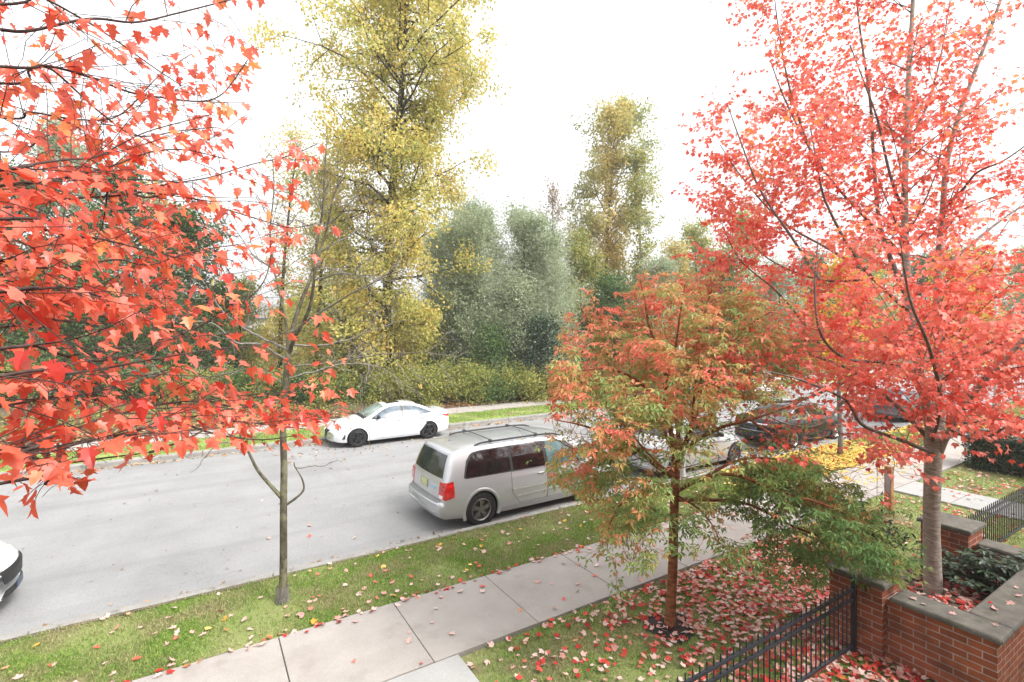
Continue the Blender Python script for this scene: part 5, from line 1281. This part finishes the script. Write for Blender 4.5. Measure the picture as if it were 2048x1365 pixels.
rhodo((9.75,3.0,.2), 'dark leaved shrub between maple trunk and farther pier', 304, 18, .45, .35)
# ================================================================== grass
GR = ground_mat  # (kept short)
def grass_mat():
    m, nt, out = _new('grass_blade')
    at = nt.nodes.new('ShaderNodeAttribute'); at.attribute_name = 'rnd'
    a = _ramp(nt, at.outputs['Fac'], [(0,(.11,.21,.035)),(.5,(.20,.33,.065)),(.85,(.30,.40,.10)),(1,(.42,.37,.15))])
    d = _ramp(nt, at.outputs['Fac'], [(0,(.20,.21,.09)),(.5,(.34,.32,.15)),(1,(.46,.40,.24))])
    k = _ramp(nt, _noise(nt, 1.1, 5, .65), [(.43,(0,0,0)),(.60,(1,1,1))])
    c = _mix(nt, k, a, d)
    b = nt.nodes.new('ShaderNodeBsdfDiffuse'); tr = nt.nodes.new('ShaderNodeBsdfTranslucent'); s = nt.nodes.new('ShaderNodeMixShader'); s.inputs[0].default_value = .3
    nt.links.new(c, b.inputs[0]); nt.links.new(c, tr.inputs[0]); nt.links.new(b.outputs[0], s.inputs[1]); nt.links.new(tr.outputs[0], s.inputs[2]); nt.links.new(s.outputs[0], out.inputs[0]); return m
GM = grass_mat()
BLADE = (np.array([(-.09,0,0),(.09,0,0),(.03,.6,-.03),(0,1,-.22)]), np.array([[0,1,2],[0,2,3]]))
def grass(name, x0, x1, y0, y1, zf, n, h, rg, thin=None):
    X = rg.uniform(x0,x1,n); Y = rg.uniform(y0,y1,n)
    k = np.ones(n, bool)
    patch = np.sin(X*1.9+Y*2.3)+np.sin(X*.8-Y*3.1+1)+.7*np.sin(X*4.3+Y*1.1)
    k &= rg.uniform(size=n) < np.interp(patch, [-2,-.9,.2], [.22,.6,1.0])
    if thin is not None: k &= rg.uniform(size=n) < thin(X, Y)
    X, Y = X[k], Y[k]; m = len(X); Z = zf(X, Y)
    hh = h*rg.uniform(.45,1.25,m)
    mb = MB(); ax = np.array([0,0,1.])+rg.normal(size=(m,3))*np.array([.55,.55,.1])
    leaves(mb, np.stack([X,Y,Z],1), ax, rvec(m,rg)*np.array([1,1,.15]), hh, rg.uniform(0,1,m), BLADE)
    o = mb.build(name, GM); tag(o, kind='stuff'); return o
rg = np.random.default_rng(61)
PT = np.array([5.52,4.73]); BT = np.array([1.02,8.19])
def lawn_thin(X, Y):
    r = np.hypot(X-PT[0], Y-PT[1]); t = np.interp(r, [.28,.42], [0,1])
    t *= np.interp(X, [2.6,3.0,4.5,7,8.5], [1,.7,.85,.8,.25])
    return t*np.where((X < 2.74) & (X > 1.4) & (Y > 2.4), 0, 1)
def boul_thin(X, Y):
    r = np.hypot(X-BT[0]+.25, (Y-BT[1]+.15)); return np.interp(r, [.22,.9], [.12,1])*np.where(Y > CB-.07, .25, 1)*np.interp(np.abs(X+.1-.4)+np.abs(Y-7.55)*1.2, [.2,1.1], [.35,1])
grass('lawn_grass', 1.0, 10.5, 2.2, 5.69, lawn_z, 120000, .055, rg, lawn_thin)
grass('boulevard_grass', -3.5, 12.5, SW1+.01, CB-.01, boul_z, 170000, .055, rg, boul_thin)
grass('distant_boulevard_grass', 12.5, 40, SW1+.01, CB-.01, boul_z, 60000, .09, rg)
grass('distant_lawn_grass', 10.5, 22, 3.0, 5.69, lawn_z, 30000, .07, rg, lambda X, Y: np.where((X>15.0)&(X<16.35),0,.45))
grass('far_verge_grass', -6, 40, 19.88, 21.98, lambda X,Y: .02+0*X, 70000, .09, rg)
mu = MB(); q, n0 = [], 22
for i, rr in enumerate(np.linspace(.02,.34,6)):
    a = np.arange(n0)*2*math.pi/n0; wv = 1+.12*np.sin(a*3+1)+.08*np.sin(a*5)
    q.append(np.stack([PT[0]+rr*wv*np.cos(a), PT[1]+rr*wv*np.sin(a), .045*(1-(rr/.34)**2)-.025+.008*np.sin(a*7+i)+0*a],1))
q = np.array(q); q = np.concatenate([q, q[:,:1]],1); o = mu.grid(q, flip=True).build('tree_soil', plain('wet_soil',(.018,.013,.011),.95,var=.5,vs=50), None, True); tag(o, kind='structure')

# ================================================================== fallen leaves
F_RED = leafmat('fallen_leaf', [(0,(.22,.010,.010)),(.22,(.46,.03,.022)),(.40,(.55,.10,.07)),(.50,(.50,.21,.18)),(.75,(.56,.36,.32)),(.93,(.60,.46,.41)),(1,(.55,.18,.05))], .12, .6)
F_YEL = leafmat('fallen_yellow_leaf', [(0,(.52,.27,.035)),(.6,(.72,.46,.08)),(1,(.74,.58,.22))], .15, .6)
F_BRN = leafmat('fallen_brown_leaf', [(0,(.10,.05,.025)),(.5,(.24,.13,.06)),(.8,(.40,.27,.14)),(1,(.5,.22,.05))], .1, .7)
def curl(v):
    w = v.copy(); w[:,2] = w[:,2]*-.2 + .28*(np.abs(w[:,0])**1.5) + .16*(w[:,1]-.5)**2; return w
FL = (curl(MAPLE_S[0]), MAPLE_S[1])
FL_FINE = (curl(MAPLE[0]), MAPLE[1])
def cast(mb, X, Y, Z, rg, size, rnd, tm=FL, lift=.012, tilt=.28):
    n = len(X); a = rg.uniform(0,2*math.pi,n); ax = np.stack([np.cos(a),np.sin(a),rg.normal(size=n)*tilt*.8],1)
    nn = np.array([0,0,1.])+rg.normal(size=(n,3))*tilt
    leaves(mb, np.stack([X,Y,Z+lift],1), ax, nn, size*rg.uniform(.6,1.15,n), rnd, tm)
rg = np.random.default_rng(71)
def dens_lawn(X, Y):
    d = np.interp(X, [2.5,4.5,5.6,6.6,10.5], [.10,.20,.50,1.0,1.0]); return d*np.interp(Y, [2.2,3.5,5.0,5.7], [1.0,.9,.8,.9])
spots = []      # (x, y, z, zone)
def zone(x0,x1,y0,y1,zf,n,dens,name):
    X = rg.uniform(x0,x1,n); Y = rg.uniform(y0,y1,n); k = rg.uniform(size=n) < dens(X,Y); X, Y = X[k], Y[k]
    Z = zf(X,Y); spots.extend([(a,b,c,name) for a,b,c in zip(X,Y,Z)])
zone(2.8,10.3,2.15,5.66,lambda X,Y: lawn_z(X,Y)+.028,9000,dens_lawn,'lawn')
zone(10.4,22,3.0,5.6,lambda X,Y: lawn_z(X,Y)+.02,1500,lambda X,Y:.7+0*X,'lawn')
zone(7.62,10.35,2.16,2.78,lambda X,Y:.34+0*X,420,lambda X,Y:1+0*X,'planter')
zone(7.9,10.1,2.8,4.1,lambda X,Y:-.02+.36*np.clip((4.2-Y)/1.4,0,1)**1.5,380,lambda X,Y:1+0*X,'planter')
zone(-2.5,11,7.32,9.08,lambda X,Y: boul_z(X,Y)+.025,520,lambda X,Y: np.interp(X,[-2,1,5,8],[.42,.5,.55,.75])*np.interp(Y,[7.3,7.6,8.4,9.1],[1,.85,.6,.45]),'boulevard')
zone(-1,10,SW1-.09,SW1+.05,lambda X,Y: .016+0*X,190,lambda X,Y:.8+0*X,'edge')
zone(1.2,14,SW0+.05,SW1-.05,lambda X,Y: .014+0*X,150,lambda X,Y: np.interp(X,[1,4,7,12],[.35,.5,.8,.6]),'sidewalk')
zone(-6,20,9.6,19.2,lambda X,Y: ROAD+.006+0*X,150,lambda X,Y: np.interp(Y,[9.5,11,17,19],[.8,.3,.3,1]),'road')
cs = [(7.42,2.2,WZ),(7.35,2.45,WZ),(7.52,1.9,WZ),(7.40,2.62,WZ),(7.9,1.98,WZ),(8.3,1.92,WZ),(8.1,2.06,WZ),(8.8,2.0,WZ),(8.55,1.95,WZ),(7.5,3.0,ZP),(7.6,3.2,ZP),(7.35,3.3,ZP),(9.2,1.9,WZ)]
spots += [(a,b,c+.004,'cap') for a,b,c in cs]
S_ = np.array([s[:3] for s in spots]); zn = np.array([s[3] for s in spots])
hue = rg.uniform(0,1,len(S_)); hue = np.where(zn=='boulevard', rg.uniform(.36,.99,len(S_)), hue); hue = np.where(zn=='road', rg.uniform(.4,1.0,len(S_)), hue); hue = np.where((zn=='sidewalk'), rg.uniform(.3,1,len(S_)), hue)
# the 300 that show largest become leaves of their own, the rest one mass
dep = np.maximum(S_@FV, .1); qx = 1024+F*(S_@RV)/dep; qy = HOR-F*(S_[:,2]-H)/dep
inv = (qx > 10) & (qx < 2035) & (qy > 700) & (qy < 1350)
score = np.where(inv, 1/dep, 0) * np.where(zn=='lawn', .93, 1.12) * np.where((qx > 1650) & (qy < 1180) & (zn=='lawn'), .5, 1)
order = np.argsort(-score); top = order[:300]; rest = order[300:]
col = lambda h: 'deep red' if h < .3 else 'rosy' if h < .5 else 'pale pink' if h < .93 else 'orange'
where = {'lawn':'lying on the lawn by the iron fence','planter':'lying in the brick planter','boulevard':'lying on the grass strip beside the road','edge':'caught along the sidewalk edge','sidewalk':'lying flat on the concrete sidewalk','road':'lying on the grey road','cap':'lying on the mossy stone cap'}
protos = {}
for i in top:
    key = (col(hue[i]), rg.integers(0,4))
    if key not in protos:
        mb = MB(); h0 = {'deep red':.15,'rosy':.42,'pale pink':.72,'orange':.99}[key[0]] + rg.uniform(-.06,.06)
        v = FL_FINE[0].copy(); v[:,2] += .05*np.sin(v[:,1]*5+key[1]*2); v[:,0] *= (.7+.1*key[1])
        rr = np.clip(h0+rg.normal(size=len(v))*.02,0,1); mb.add(v, FL_FINE[1], 0, rr)
        protos[key] = mb.build('fallen_leaf', F_RED); o = protos[key]
    else:
        o = protos[key].copy(); COL.objects.link(o)
    s = .086*rg.uniform(.6,1.15); o.scale = (s,s,s); o.location = tuple(S_[i]+np.array([0,0,.008])); o.rotation_euler = (rg.normal()*.22, rg.normal()*.22, rg.uniform(0,6.28))
    tag(o, f'{key[0]} maple leaf {where[zn[i]]}', 'leaf', f'{key[0]} fallen leaves {where[zn[i]]}')
mb = MB(); X = S_[rest]; cast(mb, X[:,0], X[:,1], X[:,2], rg, .085, hue[rest]); tag(mb.build('fallen_red_leaves', F_RED), kind='stuff')
# the yellow carpet under the street tree, scraps in the gutters, brown litter under the wood
n = 3600; X = 16.9+rg.normal(size=n)*2.0; Y = rg.uniform(7.3,9.1,n); k = rg.uniform(size=n) < .9
mb = MB(); cast(mb, X[k], Y[k], boul_z(X[k],Y[k])+.035, rg, .11, rg.uniform(0,1,k.sum()), tilt=.1)
n = 260; X = 17+rg.normal(size=n)*2.2; Y = rg.uniform(9.3,10.6,n); cast(mb, X, Y, 0*X+ROAD+.005, rg, .11, rg.uniform(0,1,n))
n = 200; X = 17.5+rg.normal(size=n)*2.0; Y = rg.uniform(6.2,7.3,n); cast(mb, X, Y, 0*X+.014, rg, .11, rg.uniform(0,1,n))
n = 900; X = 27+rg.normal(size=n)*2.5; Y = rg.uniform(7.3,9.1,n); cast(mb, X, Y, boul_z(X,Y)+.03, rg, .14, rg.uniform(0,1,n))
n = 22; X = rg.uniform(-3,12,n); Y = rg.uniform(7.3,9.2,n); cast(mb, X, Y, boul_z(X,Y)+.03, rg, .09, rg.uniform(0,1,n))
tag(mb.build('yellow_leaf_carpet', F_YEL), kind='stuff')
mb = MB()
n = 900; X = rg.uniform(-6,40,n); Y = 19.5-np.abs(rg.normal(size=n))*.18; cast(mb, X, Y, 0*X+ROAD+.012, rg, .10, rg.uniform(.2,1,n))
n = 170; X = rg.uniform(2,11,n); Y = 18.6-np.abs(rg.normal(size=n))*.9; cast(mb, X, Y, 0*X+ROAD+.005, rg, .09, rg.uniform(.3,1,n))
n = 420; X = rg.uniform(-6,40,n); Y = rg.uniform(19.9,23.5,n); cast(mb, X, Y, np.where(Y<22,.05,.055), rg, .10, rg.uniform(.4,1,n))
n = 15000; X = rg.uniform(-10,60,n); Y = 23.6+rg.gamma(1.6,1.1,n); cast(mb, X, Y, wl_z(X,Y)+.02, rg, .14, rg.uniform(0,1,n))
n = 420; X = rg.uniform(-6,16,n); Y = rg.uniform(9.4,19,n); cast(mb, X, Y, 0*X+ROAD+.004, rg, .035*rg.uniform(.5,1.5,n), rg.uniform(0,.6,n))
n = 500; X = rg.uniform(-3,14,n); Y = 9.30+np.abs(rg.normal(size=n))*.12; cast(mb, X, Y, 0*X+ROAD+.012, rg, .06, rg.uniform(.1,1,n))
tag(mb.build('brown_leaf_litter', F_BRN), kind='stuff')
# undergrowth that carpets the foot of the wood
n = 26000; X = rg.uniform(-12,70,n); Y = 24.9+rg.gamma(2.0,1.1,n); hgt = np.clip((Y-24.6)*.35,.05,.75)*(.6+.4*np.sin(X*1.3)*np.sin(Y*1.7))
mb = MB(); leaves(mb, np.stack([X,Y,wl_z(X,Y)+np.abs(hgt)*rg.uniform(0,1,n)],1), rvec(n,rg)+np.array([0,0,.5]), rvec(n,rg)+np.array([0,0,.6]), rg.uniform(.08,.17,n), rg.uniform(0,1,n), DIAM)
tag(mb.build('undergrowth', L_OLIVE), kind='stuff')
# fallen dead boughs on the bank
t = empty('fallen_bough', (11.6,24.9,.1)); tag(t, 'dead grey bough lying on the leaf litter behind the sidewalk', 'branch')
mb = MB(); mb.tube(smooth_path([(-1.6,.3,.05),(-.6,.1,.12),(.5,-.1,.10),(1.6,-.15,.05)],12), np.linspace(.05,.02,12), 6); mb.tube(smooth_path([(.2,-.05,.11),(.7,.2,.3),(1.1,.35,.28)],8), np.linspace(.025,.008,8), 5)
mb.build('bough', B_GREY, t, True)
# a house roof far off through the gap in the trees
hb = base_at(532, 95, 0); t = empty('house', tuple(hb), R(20)); tag(t, 'distant house with dark roof glimpsed through the sky gap in the trees', 'house')
MB().box((-5,-4,0),(5,4,6.4)).build('wall', plain('house_wall',(.3,.29,.27),.8), t)
mb = MB(); mb.add([(-5.5,-4.6,6.2),(5.5,-4.6,6.2),(5.5,4.6,6.2),(-5.5,4.6,6.2),(-5.5,0,9.0),(5.5,0,9.0)], [[0,1,5,4],[2,3,4,5]]); mb.add([(-5.5,-4.6,6.2),(-5.5,4.6,6.2),(-5.5,0,9.0)],[[0,1,2]]); mb.add([(5.5,-4.6,6.2),(5.5,4.6,6.2),(5.5,0,9.0)],[[0,1,2]]); mb.build('roof', plain('roof_grey',(.12,.12,.13),.8), t)
for k in (-2.5, 2.5): MB().box((k-.7,-4.03,3.6),(k+.7,-3.995,5.0)).build('window', plain('house_glass',(.1,.12,.14),.1), t)
